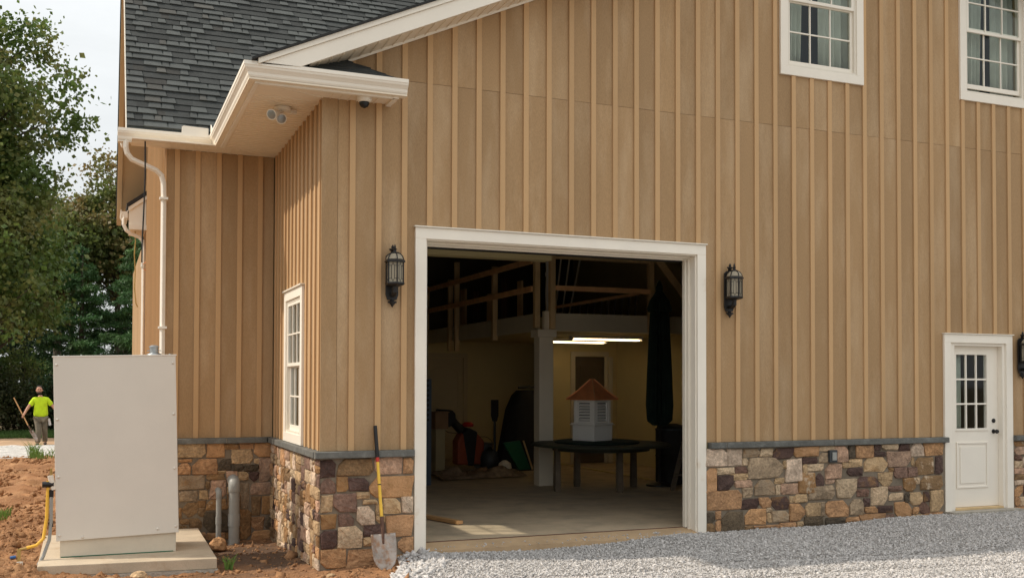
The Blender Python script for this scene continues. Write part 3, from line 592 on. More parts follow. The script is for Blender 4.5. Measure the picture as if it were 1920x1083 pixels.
for a, b, c, d, w in ((gl-.035, gr+.035, gb-.035, gt+.035, .035), (8.33, 8.95, .34, 1.02, .028)):
    mo.box(a, a+w, y0-.014, y0-.0005, c, d); mo.box(b-w, b, y0-.014, y0-.0005, c, d); mo.box(a+w, b-w, y0-.014, y0-.0005, c, c+w); mo.box(a+w, b-w, y0-.014, y0-.0005, d-w, d)
mo.box(8.40, 8.88, y0-.011, y0-.0005, .41, .95)
mo.build('moulding', 'cream', D, bevel=.004)
for k in (1, 2):
    x = gl+(gr-gl)*k/3; boxo('muntin', 'cream', D, x-.012, x+.012, y0-.006, y0+.02, gb, gt)
    z = gb+(gt-gb)*k/3
    for q in range(3): boxo('muntin', 'cream', D, gl+(gr-gl)*q/3+.0125*(q > 0), gl+(gr-gl)*(q+1)/3-.0125*(q < 2), y0-.006, y0+.02, z-.012, z+.012)
for a in range(3):
    for c in range(3):
        MB().add([(gl+(gr-gl)*a/3+.012, y0+.012, gb+(gt-gb)*c/3+.012), (gl+(gr-gl)*(a+1)/3-.012, y0+.012, gb+(gt-gb)*c/3+.012), (gl+(gr-gl)*(a+1)/3-.012, y0+.012, gb+(gt-gb)*(c+1)/3-.012), (gl+(gr-gl)*a/3+.012, y0+.012, gb+(gt-gb)*(c+1)/3-.012)], [(0, 1, 2, 3)]).build('pane', 'glass', D)
kn = MB(); kn.T = Matrix.Translation((9.07, y0, 1.17)) @ Matrix.Rotation(R(90), 4, 'X')
kn.lathe([(.034, 0), (.034, .008), (.014, .012), (.012, .04), (.028, .05), (.033, .065), (.026, .082), (.0, .086)], (0, 0, 0), 12); kn.build('door_knob', 'black', D, True)
kn = MB(); kn.T = Matrix.Translation((9.07, y0, 1.33)) @ Matrix.Rotation(R(90), 4, 'X')
kn.lathe([(.033, 0), (.033, .012), (.022, .02), (.0, .024)], (0, 0, 0), 12); kn.build('deadbolt', 'black', D, True)
boxo('vestibule_wall', 'intdark', barn, 7.9, 10.0, 1.6, 1.7, 0.01, 3.5)

# ---- roofs
def sweep(prof, path, m, name, parent, close=True):
    """profile (o inward, z) swept on a plan polyline; right hand side of travel is outward"""
    P = [Vector((a[0], a[1], 0)) for a in path]; z0 = path[0][2]; n = len(prof); vs = []
    for i, q in enumerate(P):
        d0 = (q-P[i-1]).normalized() if i > 0 else (P[1]-q).normalized(); d1 = (P[i+1]-q).normalized() if i < len(P)-1 else d0
        n0 = Vector((-d0.y, d0.x, 0)); n1 = Vector((-d1.y, d1.x, 0)); mt = (n0+n1).normalized(); k = 1/max(.3, mt.dot(n0))
        for o_, z in prof: vs.append((q.x+mt.x*k*o_, q.y+mt.y*k*o_, z0+z))
    fs = [(i*n+k, i*n+(k+1) % n, (i+1)*n+(k+1) % n, (i+1)*n+k) for i in range(len(P)-1) for k in range(n)]
    fs += [tuple(range(n)), tuple((len(P)-1)*n+k for k in range(n-1, -1, -1))]
    return MB().add(vs, fs).build(name, m, parent)
GPROF = [(.118, .145), (.118, 0), (.055, 0), (.045, .018), (.04, .045), (.02, .07), (.006, .085), (.0, .105), (-.006, .110), (-.006, .15), (.006, .15), (.010, .12), (.105, .12), (.108, .145)]
path = [(-3.17, 3.03, 5.092), (-2.0, 3.03, 5.092), (-2.0, -.47, 5.092), (-.22, -.47, 5.092)]
GUT = sweep(GPROF, path, 'cream', 'gutter', barn)
# end wrap of the gutter at the far left, running back a little along the end
MB().prism([(-3.17, 5.092+.15), (-3.17, 5.092+.11), (-3.14, 5.11), (-3.12, 5.04), (-3.04, 5.04), (-3.04, 5.092+.15)], 3.155, 3.35, lambda p, t: (p[0], t, p[1])).build('eave_return', 'cream', barn)
# splash guard at the inner corner
sg = MB(); sg.prism([(-2.37, 5.235), (-2.02, 5.235), (-2.02, 5.335), (-2.34, 5.345), (-2.365, 5.33)], 3.038, 3.046, lambda p, t: (p[0], t, p[1]))
sg.prism([(2.99, 5.235), (2.70, 5.235), (2.96, 5.37), (2.99, 5.37)], -1.998, -1.99, lambda p, t: (t, p[0], p[1]))
sg.build('splash_guard', 'cream', barn)
# fascia boards behind the gutter (inner face) and soffits
sweep([(.12, .17), (.12, -.005), (.135, -.005), (.135, .17)], path, 'cream', 'fascia', barn)
sweep([(.055, -.004), (.055, -.024), (.17, -.024), (.17, -.004)], path, 'soffit', 'soffit_edge', barn)
def soffit(poly, lines, name='soffit'):
    mb = MB(); mb.prism(poly, SOF, SOF+.012, lambda p, t: (p[0], p[1], t)); o = mb.build(name, 'soffit', barn)
    r_ = MB()
    for a, b in lines: r_.beam((a[0], a[1], SOF-.003), (b[0], b[1], SOF-.003), .012, .006)
    if r_.v: r_.build('soffit_rib', 'soffit', o)
    return o
soffit([(-1.83, -.30), (MX, -.0), (MX, 3.30), (-1.83, 2.86)], [((-1.83+.0, -.3), (MX, 0)), ((-1.80, 2.86), (MX, 3.29))]+[((-1.80, y_), (MX, y_)) for y_ in np.arange(.18, 3.0, .10)])
soffit([(-1.83, -.302), (-.36, -.302), (-.36, -.0), (MX+.0, -.003)], [((x_, -.30), (x_, 0)) for x_ in np.arange(-1.0, -.4, .1)])
soffit([(-3.0, 2.864), (-1.832, 2.864), (MX-.003, 3.303), (-3.0, 3.303)], [((x_, 2.9), (x_, 3.3)) for x_ in np.arange(-2.5, -1.5, .1)])
# filler strips between soffit edge and fascia, end closure of the front return
boxo('return_end', 'cream', barn, -.36, -.30, -.36, -.0, 5.045, 5.24)
boxo('return_front', 'cream', barn, -1.84, -.345, -.345, -.303, 5.045, 5.09)
boxo('eave_fascia', 'cream', barn, -1.875, -1.832, -.35, 2.865, 5.045, 5.09)
# filled core of the eave box (dark, above the soffit)
# front return roof
rr = MB(); a = (-1.88, -.36, 5.25); b = (-.30, -.36, 5.25); c = (-.30, -.0, 5.25); d = (-.88, -.0, 5.53); e = (-1.88, -.0, 5.53)
rr.add([a, b, c, d, e], [(0, 1, 3, 4), (1, 2, 3), (0, 4, 3, 2), (0, 2, 1)]); rrf = rr.build('return_roof', 'shinglebulk', barn)
for k in range(4):
    t0, t1 = k/4, (k+1)/4+.02
    y0_, y1_ = -.38+.37*t0, -.38+.37*min(1, t1); z0_, z1_ = 5.252+.28*t0, 5.252+.28*min(1, t1)
    xr0, xr1 = -.28-.60*t0, -.28-.60*min(1, t1)
    x = -1.9
    while x < xr0-.03:
        w = rnd.uniform(.13, .32); x2 = min(x+w, xr0); hh = rnd.choice([.006, .013])
        x2b = min(x2, xr1) if x2 < xr0 else xr1
        x1b = min(x, xr1)
        mb = MB().add([(x, y0_, z0_+.002), (x2, y0_, z0_+.002), (x2, y0_, z0_+.004+hh), (x, y0_, z0_+.004+hh), (x1b, y1_, z1_+.003), (x2b, y1_, z1_+.003)], [(0, 1, 2, 3), (3, 2, 5, 4), (0, 3, 4), (1, 5, 2)])
        o = mb.build('shingle', 'shingle', rrf); q = rnd.uniform(.028, .045); o.color = (q, q*1.1, q*1.08, 1); x = x2
# rake of the front gable: fascia in two steps, shingle edge, soffit under
def rk(x, dz): return zrake(x)+dz
def rakeboard(name, m, xa, xb, d0, d1, ya, yb):
    MB().prism([(xa, rk(xa, d0)), (xb, rk(xb, d0)), (xb, rk(xb, d1)), (xa, rk(xa, d1))], ya, yb, lambda p, t: (p[0], t, p[1])).build(name, m, barn)
x_lo = -1.90
mb = MB().prism([(-1.42, rk(-1.42, .0)+.0), (7, rk(7, 0)), (7, rk(7, .175)), (-1.84, rk(-1.84, .175)), (-1.84, 5.235), (-1.42, 5.235)], -.48, -.455, lambda p, t: (p[0], t, p[1])); mb.build('rake_fascia', 'cream', barn)
rakeboard('rake_moulding', 'cream', -1.86, 7, .178, .235, -.50, -.455)
rakeboard('rake_fascia', 'cream', 7.0, 16, 0, .175, -.48, -.455)
rakeboard('shingle_edge', 'roofedge', -1.93, 7.0, .238, .262, -.525, -.40)
rakeboard('shingle_edge', 'roofedge', 7.0, 16, .238, .262, -.525, -.40)
MB().prism([(-1.9, rk(-1.9, .236)), (7, rk(7, .236)), (16, rk(16, .236)), (16, rk(16, .05)), (7, rk(7, .05)), (-1.0, rk(-1.0, .05)), (-1.9, rk(-1.9, .15))], -.40, 13.2, lambda p, t: (p[0], t, p[1])).build('gable_roof', 'shinglebulk', barn)
rs = MB(); rs.prism([(-1.3, rk(-1.3, .0)), (7, rk(7, .0)), (7, rk(7, .012)), (-1.3, rk(-1.3, .012))], -.455, -.0, lambda p, t: (p[0], t, p[1]))
rso = rs.build('rake_soffit', 'soffit', barn)
rb = MB()
for k in range(60):
    x = -1.2+k*.13
    rb.beam((x, -.44, zrake(x)-.004), (x, -.02, zrake(x)-.004), .012, .008)
rb.build('soffit_rib', 'soffit', rso)
rakeboard('rake_trim', 'cream', -.95, 7, -.03, .0, -.035, -.022)
# ---- main shingled roof over the recessed wing (rises away from the front)
S12 = 1.2; cS = 1/math.sqrt(1+S12*S12); sS = S12*cS; YE, ZE = 3.115, 5.29; RX0, RX1 = -3.06, 7.5
ridge_y = 6.85; zr = ZE+S12*(ridge_y-YE)
mb = MB(); mb.add([(RX0, YE, ZE-.01), (RX1, YE, ZE-.01), (RX1, ridge_y, zr-.01), (RX0, ridge_y, zr-.01), (RX0, YE, ZE-.09), (RX1, YE, ZE-.09), (RX1, ridge_y, zr-.14), (RX0, ridge_y, zr-.14)],
                  [(0, 1, 2, 3), (4, 7, 6, 5), (0, 4, 5, 1), (0, 3, 7, 4), (1, 5, 6, 2)])
MR = mb.build('main_roof', 'shinglebulk', barn)
rows = int((ridge_y-YE)/cS/.143); items = []
for r_ in range(rows):
    s0 = r_*.143; x = RX0-.0+rnd.uniform(-.2, 0)
    while x < RX1:
        w = rnd.choice([.11, .14, .17, .2, .24, .3])*rnd.uniform(.9, 1.1); items.append((r_, s0, max(x, RX0), min(x+w, RX1))); x += w
def sh_pt(x, s, h): return (x, YE+s*cS-h*sS, ZE+s*sS+h*cS)
vis = [t for t in items if t[0] < 26 and t[2] < 1.2+.0*t[0] and t[3] < -1.5+.085*t[0]*1.4+.4 or (t[0] < 3 and t[3] < -1.9)]
vis = sorted(vis, key=lambda t: (t[0]*.143*.8+abs(t[2]+2.4)))
viss = set(id(t) for t in vis[:300])
bulk = {0: MB(), 1: MB(), 2: MB(), 3: MB()}
for t in items:
    r_, s0, xa, xb = t
    if xb-xa < .02: continue
    raised = rnd.random() < .5; h = .024 if raised else .012; tp = .014 if raised else 0
    s1 = s0+.16; jx = rnd.uniform(0, .004)
    vs = [sh_pt(xa, s0+jx, .0), sh_pt(xb, s0+jx, .0), sh_pt(xb, s0+jx, h+.002), sh_pt(xa, s0+jx, h+.002), sh_pt(xa+tp, s1, .001), sh_pt(xb-tp, s1, .001)]
    fs = [(0, 1, 2, 3), (3, 2, 5, 4), (0, 3, 4), (1, 5, 2)]
    if id(t) in viss:
        o = MB().add(vs, fs).build('shingle', 'shingle', MR); q = rnd.uniform(.060, .088) if raised else rnd.uniform(.030, .050)
        wr = rnd.random() < .12; o.color = (q*1.02 if wr else q*.93, q*1.0, q*(.9 if wr else .96), 1)
    else: bulk[(0 if raised else 2)+(rnd.random() < .5)].add(vs, fs)
for k, q in ((0, .066), (1, .08), (2, .038), (3, .05)):
    o = bulk[k].build('shingles', 'shingle', MR); o.color = (q*.93, q, q*.96, 1); o['kind'] = 'stuff'
# rake boards on the left edge and the rear slope (its underside shows beyond the front slope)
rkL = MB(); rkL.add([(RX0-.012, YE, ZE-.03), (RX0-.012, ridge_y, zr-.03), (RX0-.012, ridge_y, zr-.24), (RX0-.012, YE, ZE-.24), (RX0+.012, YE, ZE-.03), (RX0+.012, ridge_y, zr-.03), (RX0+.012, ridge_y, zr-.24), (RX0+.012, YE, ZE-.24)],
                    [(0, 3, 2, 1), (4, 5, 6, 7), (0, 1, 5, 4), (2, 3, 7, 6), (0, 4, 7, 3), (1, 2, 6, 5)])
rkL.build('rake_board', 'cream', barn)
rear_y = 2*ridge_y-YE
def slab(x0, x1, d0, d1, m, name):
    MB().add([(x0, ridge_y, zr-d0), (x1, ridge_y, zr-d0), (x1, rear_y, ZE-d0), (x0, rear_y, ZE-d0), (x0, ridge_y, zr-d1), (x1, ridge_y, zr-d1), (x1, rear_y, ZE-d1), (x0, rear_y, ZE-d1)],
             [(0, 1, 2, 3), (4, 7, 6, 5), (0, 4, 5, 1), (2, 6, 7, 3), (0, 3, 7, 4), (1, 5, 6, 2)]).build(name, m, barn)
slab(RX0-.02, RX1, 0, .1, 'shinglebulk', 'rear_roof')
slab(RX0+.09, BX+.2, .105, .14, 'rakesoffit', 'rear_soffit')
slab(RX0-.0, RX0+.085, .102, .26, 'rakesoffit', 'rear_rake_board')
# gable end infill between end wall and roof
MB().prism([(BY, SOF), (rear_y-.3, SOF), (ridge_y, zr-.2)], BX-.0, BX+.05, lambda p, t: (t, p[0], p[1])).build('gable_infill', 'board', barn)
# rear wing: its own eave, fascia gable, gutter
YR = 9.42
boxo('rear_wing_wall', 'board', barn, -2.46, -1.3, 10.5, 20, -.5, 5.0)
MB().prism([(-2.86, 4.90), (-1.6, 4.90), (-1.6, 6.13), (-2.86, 5.19)], YR, YR+.04, lambda p, t: (p[0], t, p[1])).build('rear_rake_fascia', 'cream', barn)
MB().prism([(-2.90, 5.22), (-1.6, 6.19), (-1.6, 6.26), (-2.90, 5.29)], YR-.05, 10.4, lambda p, t: (p[0], t, p[1])).build('rear_wing_roof', 'roofedge', barn)
MB().prism([(-2.87, 5.15), (-1.6, 6.10), (-1.6, 6.18), (-2.87, 5.225)], YR-.03, YR-.001, lambda p, t: (p[0], t, p[1])).build('rear_rake_moulding', 'cream', barn)
boxo('rear_box_soffit', 'soffit', barn, -2.84, -2.45, YR, 10.35, 4.80, 4.82)
boxo('rear_box_face', 'cream', barn, -2.86, -2.46, YR-.04, YR-.002, 4.80, 4.895)
sweep(GPROF, [(-3.00, 10.3, 5.02), (-3.00, YR, 5.02)], 'cream', 'gutter', barn)
# downspouts
def spout(pts, name='downspout'):
    mb = MB(); mb.tube(pts, .040, 4); T = mb.build(name, 'cream', barn); 
    bv = T.modifiers.new('b', 'BEVEL'); bv.width = .01; bv.segments = 2; bv.limit_method = 'ANGLE'; bv.angle_limit = R(50)
    return T
spout([(-3.07, 3.10, 5.09), (-3.07, 3.10, 5.0), (-3.05, 3.12, 4.92), (-2.99, 3.14, 4.85), (-2.82, 3.17, 4.79), (-2.68, 3.2, 4.74), (-2.61, 3.22, 4.68), (-2.585, 3.225, 4.58), (-2.58, 3.225, 4.4), (-2.58, 3.225, -.2)])
spout([(-2.95, 9.5, 5.02), (-2.95, 9.5, 4.90), (-2.90, 9.5, 4.79), (-2.80, 9.5, 4.72), (-2.66, 9.5, 4.67), (-2.60, 9.5, 4.60), (-2.585, 9.5, 4.48), (-2.585, 9.5, 4.3), (-2.585, 9.5, -.2)])
for z in (4.35, 2.6): boxo('strap', 'cream', barn, -2.635, -2.525, 3.165, 3.27, z, z+.03)
# ================================================================ interior of the garage
loft = MB(); loft.box(4.30, 8.1, 5.72, 5.80, 2.84, 3.17); loft.build('loft_beam', 'beampaint', barn, bevel=.004)
loft = MB(); loft.box(4.14, 4.22, 5.95, 12.74, 2.84, 3.17); loft.build('loft_beam', 'beampaint', barn, bevel=.004)
boxo('loft_floor', 'drywall', barn, 4.225, 8.1, 5.81, 12.74, 2.90, 3.10)
pm_ = MB(); pm_.box(4.10, 4.38, 5.70, 5.95, 0, 2.72); pm_.box(4.05, 4.43, 5.66, 5.99, 2.72, 2.86); pm_.build('loft_post', 'postpaint', barn, bevel=.006)
boxo('post_block', 'postpaint', barn, 4.2, 4.34, 5.70, 5.80, 2.865, 3.20)
for (x, y, a, b) in ((4.11, 5.86, 2.9, 4.3), (4.34, 5.68, 2.87, 4.3), (4.11, 8.0, 2.75, 4.25), (4.11, 10.35, 2.6, 4.6), (4.11, 10.8, 2.6, 4.25), (4.11, 12.6, 2.8, 4.25), (6.42, 5.68, 2.85, 4.5)):
    boxo('rail_post', 'lumber', barn, x-.05, x+.05, y-.05, y+.05, a, b)
for z in (3.62, 4.14):
    boxo('guard_rail', 'lumberred', barn, 4.02, 4.06, 5.92, 12.7, z-.052, z+.052)
boxo('guard_rail', 'lumberred', barn, 4.39, 6.37, 5.60, 5.635, 3.58, 3.67); boxo('guard_rail', 'lumber', barn, 4.39, 6.37, 5.60, 5.635, 4.16, 4.26)
MB().beam((6.45, 5.6, 4.35), (7.8, 5.4, 2.6), .05, .13).build('brace', 'lumber', barn)
boxo('ceiling_beam', 'drywall', barn, -.9, 3.2, 3.2, 3.45, 3.80, 4.10)
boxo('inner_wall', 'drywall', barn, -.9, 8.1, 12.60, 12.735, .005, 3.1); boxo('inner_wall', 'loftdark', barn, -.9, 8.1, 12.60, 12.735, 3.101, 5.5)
boxo('inner_wall', 'drywall', barn, 8.12, 8.2, 1.75, 12.6, .005, 5.5)
boxo('inner_wall', 'drywall', barn, -1.02, -.95, 3.1, 12.59, .005, 5.5)
boxo('inner_wall', 'drywall', barn, 6.4, 8.11, 10.2, 10.3, .005, 2.88)
boxo('side_partition', 'drywall', barn, 6.55, 6.65, 5.85, 10.19, .005, .02)
# interior doors
def idoor(x0, x1, y, m, arch=True):
    t = MB(); ring(t, lambda u, n, z: (u, y-n, z), x0-.12, x1+.12, .006, 2.62, .11, 0.002, .04); t = t.build('interior_door_frame', 'intdoor' if m == 'intdoor' else 'beampaint', barn)
    d = boxo('interior_door', m, barn, x0, x1, y-.03, y-.003, .01, 2.5)
    for (a, b, c, e) in ((x0+.13, x1-.13, 1.25, 2.3), (x0+.13, x1-.13, .25, 1.05)):
        mm = MB(); n = 10; top = [(a+(b-a)*k/n, e-.16+.16*math.sin(math.pi*k/n)**.8) for k in range(n+1)] if (arch and e > 2) else [(a, e), (b, e)]
        poly = [(a, c), (b, c)]+top[::-1]; pts = [(p[0], y-.034, p[1]) for p in poly]; pts.append(pts[0]); mm.tube(pts, .012, 5, False); mm.build('door_panel', m, d)
    return d
idoor(4.05, 5.05, 12.595, 'intdoor'); idoor(7.0, 7.75, 10.195, 'darkdoor', False)
t_ = MB(); t_.box(7.84, 7.95, 10.10, 10.19, .01, 2.5); t_.build('interior_door_frame', 'beampaint', barn)
# lit fluorescent shop lights
def shop_light(x0, x1, y, z, label):
    e = empty('ceiling_light', ((x0+x1)/2, y, z), 0, label, 'ceiling light', 'shop lights under the loft'); L = (x1-x0)/2
    b = MB(); b.prism([(-.09, 0), (.09, 0), (.05, .06), (-.05, .06)], -L, L, lambda p, t: (t, p[0], p[1])); b.build('housing', 'vinylwhite', e)
    for s in (-.045, .045): MB().tube([(-L+.04, s, -.018), (L-.04, s, -.018)], .016, 8).build('tube', 'tube', e)
    for s in (-1, 1): boxo('end_cap', 'vinylwhite', e, min(s*L, s*(L+.03)), max(s*L, s*(L+.03)), -.08, .08, -.03, .055)
shop_light(5.62, 7.22, 7.5, 2.80, 'nearer lit fluorescent light under the loft beam, right one of the pair')
shop_light(5.75, 7.16, 9.0, 2.80, 'farther lit fluorescent light under the loft, left one of the pair')
# round table with cupola
TX, TY = 4.87, 4.75
tb = empty('round_table', (TX, TY, 0), 0, 'dark round wooden table carrying the white cupola inside the garage', 'table')
MB().lathe([(1.20, 0), (1.24, .015), (1.24, .035), (1.2, .05)], (0, 0, .775), 48).build('tabletop', 'tablegreen', tb)
MB().lathe([(.86, 0), (.86, .07)], (0, 0, .70), 32).build('apron', 'tablegreen', tb)
for (x, y) in ((4.02, 4.75), (4.70, 5.36), (4.96, 4.22), (5.62, 4.92)):
    MB().lathe([(.062, 0), (.07, .1), (.06, .74)], (x-TX, y-TY, 0), 4).build('leg', 'tableleg', tb)
ct = empty('turntable', (TX-.08, TY, .826), 0, 'flat dark green disc between the cupola and the round table', 'base')
MB().lathe([(.72, 0), (.75, .01), (.75, .03), (.70, .045)], (0, 0, 0), 40).build('disc', 'canvas', ct)
cu = empty('cupola', (4.70, 4.75, .873), R(24), 'white louvered cupola with a flared copper roof on the round table', 'cupola'); cu.scale = (.85, .85, 1)
def sq(mb, a, b, z0, z1): mb.add([(-a, -a, z0), (a, -a, z0), (a, a, z0), (-a, a, z0), (-b, -b, z1), (b, -b, z1), (b, b, z1), (-b, b, z1)], [(0, 3, 2, 1), (4, 5, 6, 7), (0, 1, 5, 4), (1, 2, 6, 5), (2, 3, 7, 6), (3, 0, 4, 7)])
b = MB(); sq(b, .29, .29, 0, .27); b.build('base', 'vinylwhite', cu, bevel=.004)
b = MB(); sq(b, .335, .335, .272, .285); sq(b, .31, .31, .286, .31); b.build('ledge', 'vinylwhite', cu, bevel=.003)
b = MB()
for sx in (-1, 1):
    for sy in (-1, 1): b.box(min(sx*.27, sx*.20), max(sx*.27, sx*.20), min(sy*.27, sy*.20), max(sy*.27, sy*.20), .311, .70)
b.build('corner_post', 'vinylwhite', cu); boxo('core', 'darkgrey', cu, -.195, .195, -.195, .195, .311, .70)  # dark core: shade between the louvers put into the colour
for s in range(4):
    f = MB(); f.T = Matrix.Rotation(s*math.pi/2, 4, 'Z')
    f.box(-.199, .199, -.262, -.235, .312, .345); f.box(-.199, .199, -.262, -.235, .66, .70); f.box(-.199, -.15, -.262, -.235, .346, .659); f.box(.15, .199, -.262, -.235, .346, .659)
    f.build('louver_frame', 'vinylwhite', cu)
    for k in range(6):
        z = .36+k*.05; l = MB(); l.T = Matrix.Rotation(s*math.pi/2, 4, 'Z'); l.add([(-.148, -.255, z), (.148, -.255, z), (.148, -.215, z+.032), (-.148, -.215, z+.032), (-.148, -.250, z-.008), (.148, -.250, z-.008), (.148, -.212, z+.024), (-.148, -.212, z+.024)], [(0, 1, 2, 3), (7, 6, 5, 4), (0, 4, 5, 1), (2, 6, 7, 3), (0, 3, 7, 4), (1, 5, 6, 2)]); l.build('louver', 'vinylwhite', cu)
b = MB(); sq(b, .30, .30, .701, .73); b.build('cornice', 'vinylwhite', cu)
b = MB(); pr = [(.385, .712), (.385, .730), (.30, .80), (.20, .89), (.10, 1.0), (.03, 1.075), (.0, 1.085)]
for (a, z), (a2, z2) in zip(pr, pr[1:]): sq(b, a, max(a2, .002), z, z2)
b.build('copper_roof', 'copper', cu)
for s in range(4):
    q = Matrix.Rotation(s*math.pi/2+math.pi/4, 4, 'Z'); h = MB(); h.tube([q @ Vector((a*1.414, 0, z+.006)) for a, z in pr[1:-1]], .008, 6); h.build('hip_cap', 'copperglint', cu, True)
# patio umbrella, folded, on its pole
um = empty('patio_umbrella', (6.19, 4.96, 0), 0, 'folded dark green patio umbrella standing on a pole beside the round table', 'umbrella')
MB().lathe([(.30, 0), (.30, .03), (.12, .06), (.035, .08), (.03, .12)], (0, 0, 0), 20).build('base', 'black', um)
MB().tube([(0, 0, .05), (0, 0, 1.2)], .028, 8).build('pole', 'black', um); MB().tube([(0, 0, 1.2), (0, 0, 3.6)], .024, 8).build('upper_pole', 'lumber', um)
um.scale = (.84, .84, 1); n = 20; prof = [(.13, 1.10), (.24, 1.18), (.26, 1.45), (.24, 2.0), (.21, 2.6), (.185, 3.1), (.17, 3.18), (.24, 3.2), (.19, 3.35), (.10, 3.50), (.06, 3.55), (.075, 3.60), (.05, 3.68), (.01, 3.74)]
vs = []; 
for r_, z in prof:
    for k in range(n*2):
        t = math.pi*k/n; q = r_*(1+(.16 if k % 2 else -.12)*(1 if z < 3.5 else .2)); vs.append((q*math.cos(t), q*math.sin(t), z+.02*(k % 3)))
nn = n*2; fs = [(i*nn+k, i*nn+(k+1) % nn, (i+1)*nn+(k+1) % nn, (i+1)*nn+k) for i in range(len(prof)-1) for k in range(nn)]
MB().add(vs, fs+[tuple(range(nn-1, -1, -1)), tuple((len(prof)-1)*nn+k for k in range(nn))]).build('canopy', 'canvas', um)
# lumber offcut on the floor
cab = empty('sash_blocker', (-.66, 1.6, 0), 0, 'unseen metal cabinet added inside the garage to block sun through the lower sash', 'cabinet')  # unseen helper, keeps sun through the lower sash off the floor
boxo('body', 'galv', cab, -.2, .2, -.8, .8, .05, 1.5); boxo('plinth', 'darkgrey', cab, -.18, .18, -.78, .78, 0, .049); boxo('door', 'galv', cab, .201, .215, -.79, -.005, .08, 1.48); boxo('door', 'galv', cab, .201, .215, .005, .79, .08, 1.48)
tag(MB().beam((.55, 3.05, .035), (1.07, 1.42, .035), .09, .045).build('lumber_piece', 'wood'), 'loose piece of lumber lying on the garage floor near the left door jamb', 'lumber')
# stepladder at the right jamb
sl_ = empty('stepladder', (6.42, 4.0, 0), R(15), 'wooden stepladder half hidden behind the right door jamb', 'ladder')
for s in (-.22, .22):
    MB().beam((-.45, s, 0), (0, s*.8, 1.35), .03, .09).build('rail', 'tableleg', sl_); MB().beam((.45, s, 0), (0, s*.8, 1.33), .03, .05).build('rear_rail', 'tableleg', sl_)
for k in range(4): z = .27+.28*k; xx = -.45*(1-z/1.35); MB().box(xx-.06, xx+.06, -.21, .21, z, z+.025).build('step', 'tableleg', sl_)
dr = empty('barrel', (6.65, 5.3, 0), 0, 'dark plastic drum behind the stepladder at the right of the garage', 'drum')
MB().lathe([(.27, 0), (.3, .05), (.3, .5), (.31, .52), (.3, .54), (.3, 1.0), (.27, 1.08), (.1, 1.12)], (0, 0, 0), 20).build('shell', 'charcoal', dr, True)
MB().lathe([(.31, 1.0), (.31, 1.03)], (0, 0, 0), 20).build('band', 'darkgrey', dr)
# shrouded furniture
cv = empty('covered_furniture', (5.12, 9.2, 0), R(10), 'tall charcoal cloth covered furniture leaning shape behind the loft post', 'covered furniture')
n = 22; vs = []
prof = [(0, .50, .42), (.3, .48, .40), (.8, .43, .36), (1.3, .42, .30), (1.62, .33, .25), (1.72, .25, .18)]
for z, a, b in prof:
    for k in range(n):
        t = 2*math.pi*k/n; e = 3.0; c, s = math.cos(t), math.sin(t); q = (abs(c)**e+abs(s)**e)**(-1/e)*(1+.05*math.sin(k*2.7+z*2)); vs.append((a*c*q+z*.16, b*s*q, z))
MB().add(vs, [(i*n+k, i*n+(k+1) % n, (i+1)*n+(k+1) % n, (i+1)*n+k) for i in range(len(prof)-1) for k in range(n)]+[tuple((len(prof)-1)*n+k for k in range(n))]).build('cover', 'charcoal', cv, True)
b_ = MB(); b_.tube([(-.15, -.28, 1.78), (.3, -.28, 1.80), (.36, .1, 1.8)], .03, 6); b_.build('top_bar', 'black', cv)
# leaf blower / trimmer cluster
bl = empty('backpack_blower', (3.88, 9.5, 0), R(0), 'red and black garden machine with a black hood beside the cardboard carton', 'garden machine')
b_ = MB(); b_.prism([(-.20, .12), (.42, .12), (.42, .62), (.26, .80), (-.1, .80), (-.2, .62)], -.18, .18, lambda p, t: (p[0]+.1, t, p[1])); b_.build('tank', 'orange', bl, bevel=.04)
b_ = MB(); b_.prism([(-.02, .1), (.12, .1), (.2, .82), (.0, .92), (-.14, .8)], -.2, .2, lambda p, t: (p[0]+.16, t, p[1])); b_.build('motor', 'black', bl, bevel=.03)
MB().lathe([(.12, 0), (.13, .05), (.08, .1)], (.2, 0, .93), 14).build('cap', 'red', bl, True)
MB().tube([(.05, 0, .85), (-.1, 0, 1.0), (-.22, -.02, 1.12)], [.1, .09, .1], 10).build('neck', 'black', bl, True)
b_ = MB(); b_.prism([(-.50, 1.32), (-.2, 1.30), (-.12, 1.22), (-.12, 1.05), (-.25, .93), (-.38, .93), (-.48, 1.05)], -.14, .14, lambda p, t: (p[0], t, p[1])); b_.build('hood', 'black', bl, bevel=.03)
MB().tube([(-.5, -.14, 1.28), (-.55, -.15, 1.1), (-.46, -.15, .92), (-.3, -.15, .82), (-.1, -.1, .8)], .008, 6).build('cord', 'black', bl)
bk = empty('metal_bucket', (4.50, 9.7, 0), 0, 'galvanised metal bucket standing right of the red machine', 'bucket')
MB().lathe([(.19, 0), (.23, .52), (.24, .53), (.225, .54), (.2, .5), (.17, .03)], (0, 0, .02), 24).build('shell', 'galv', bk, True)
MB().tube([(.235*math.cos(t), -.02, .5+.2*math.sin(t)) for t in np.linspace(0, math.pi, 10)], .006, 5).build('handle', 'black', bk)
tg = empty('dark_pot', (4.48, 9.2, 0), 0, 'black rounded pot in front of the galvanised bucket', 'pot')
MB().lathe([(.14, 0), (.2, .1), (.21, .25), (.17, .38), (.13, .42), (.11, .41)], (0, 0, 0), 18).build('body', 'darkgrey', tg, True); MB().lathe([(.12, .42), (.05, .46), (.03, .5)], (0, 0, 0), 12).build('lid', 'black', tg, True)
pd = empty('paddle_tool', (4.55, 9.1, 0), 0, 'upright long handled tool with a black paddle end against the covered furniture', 'tool')
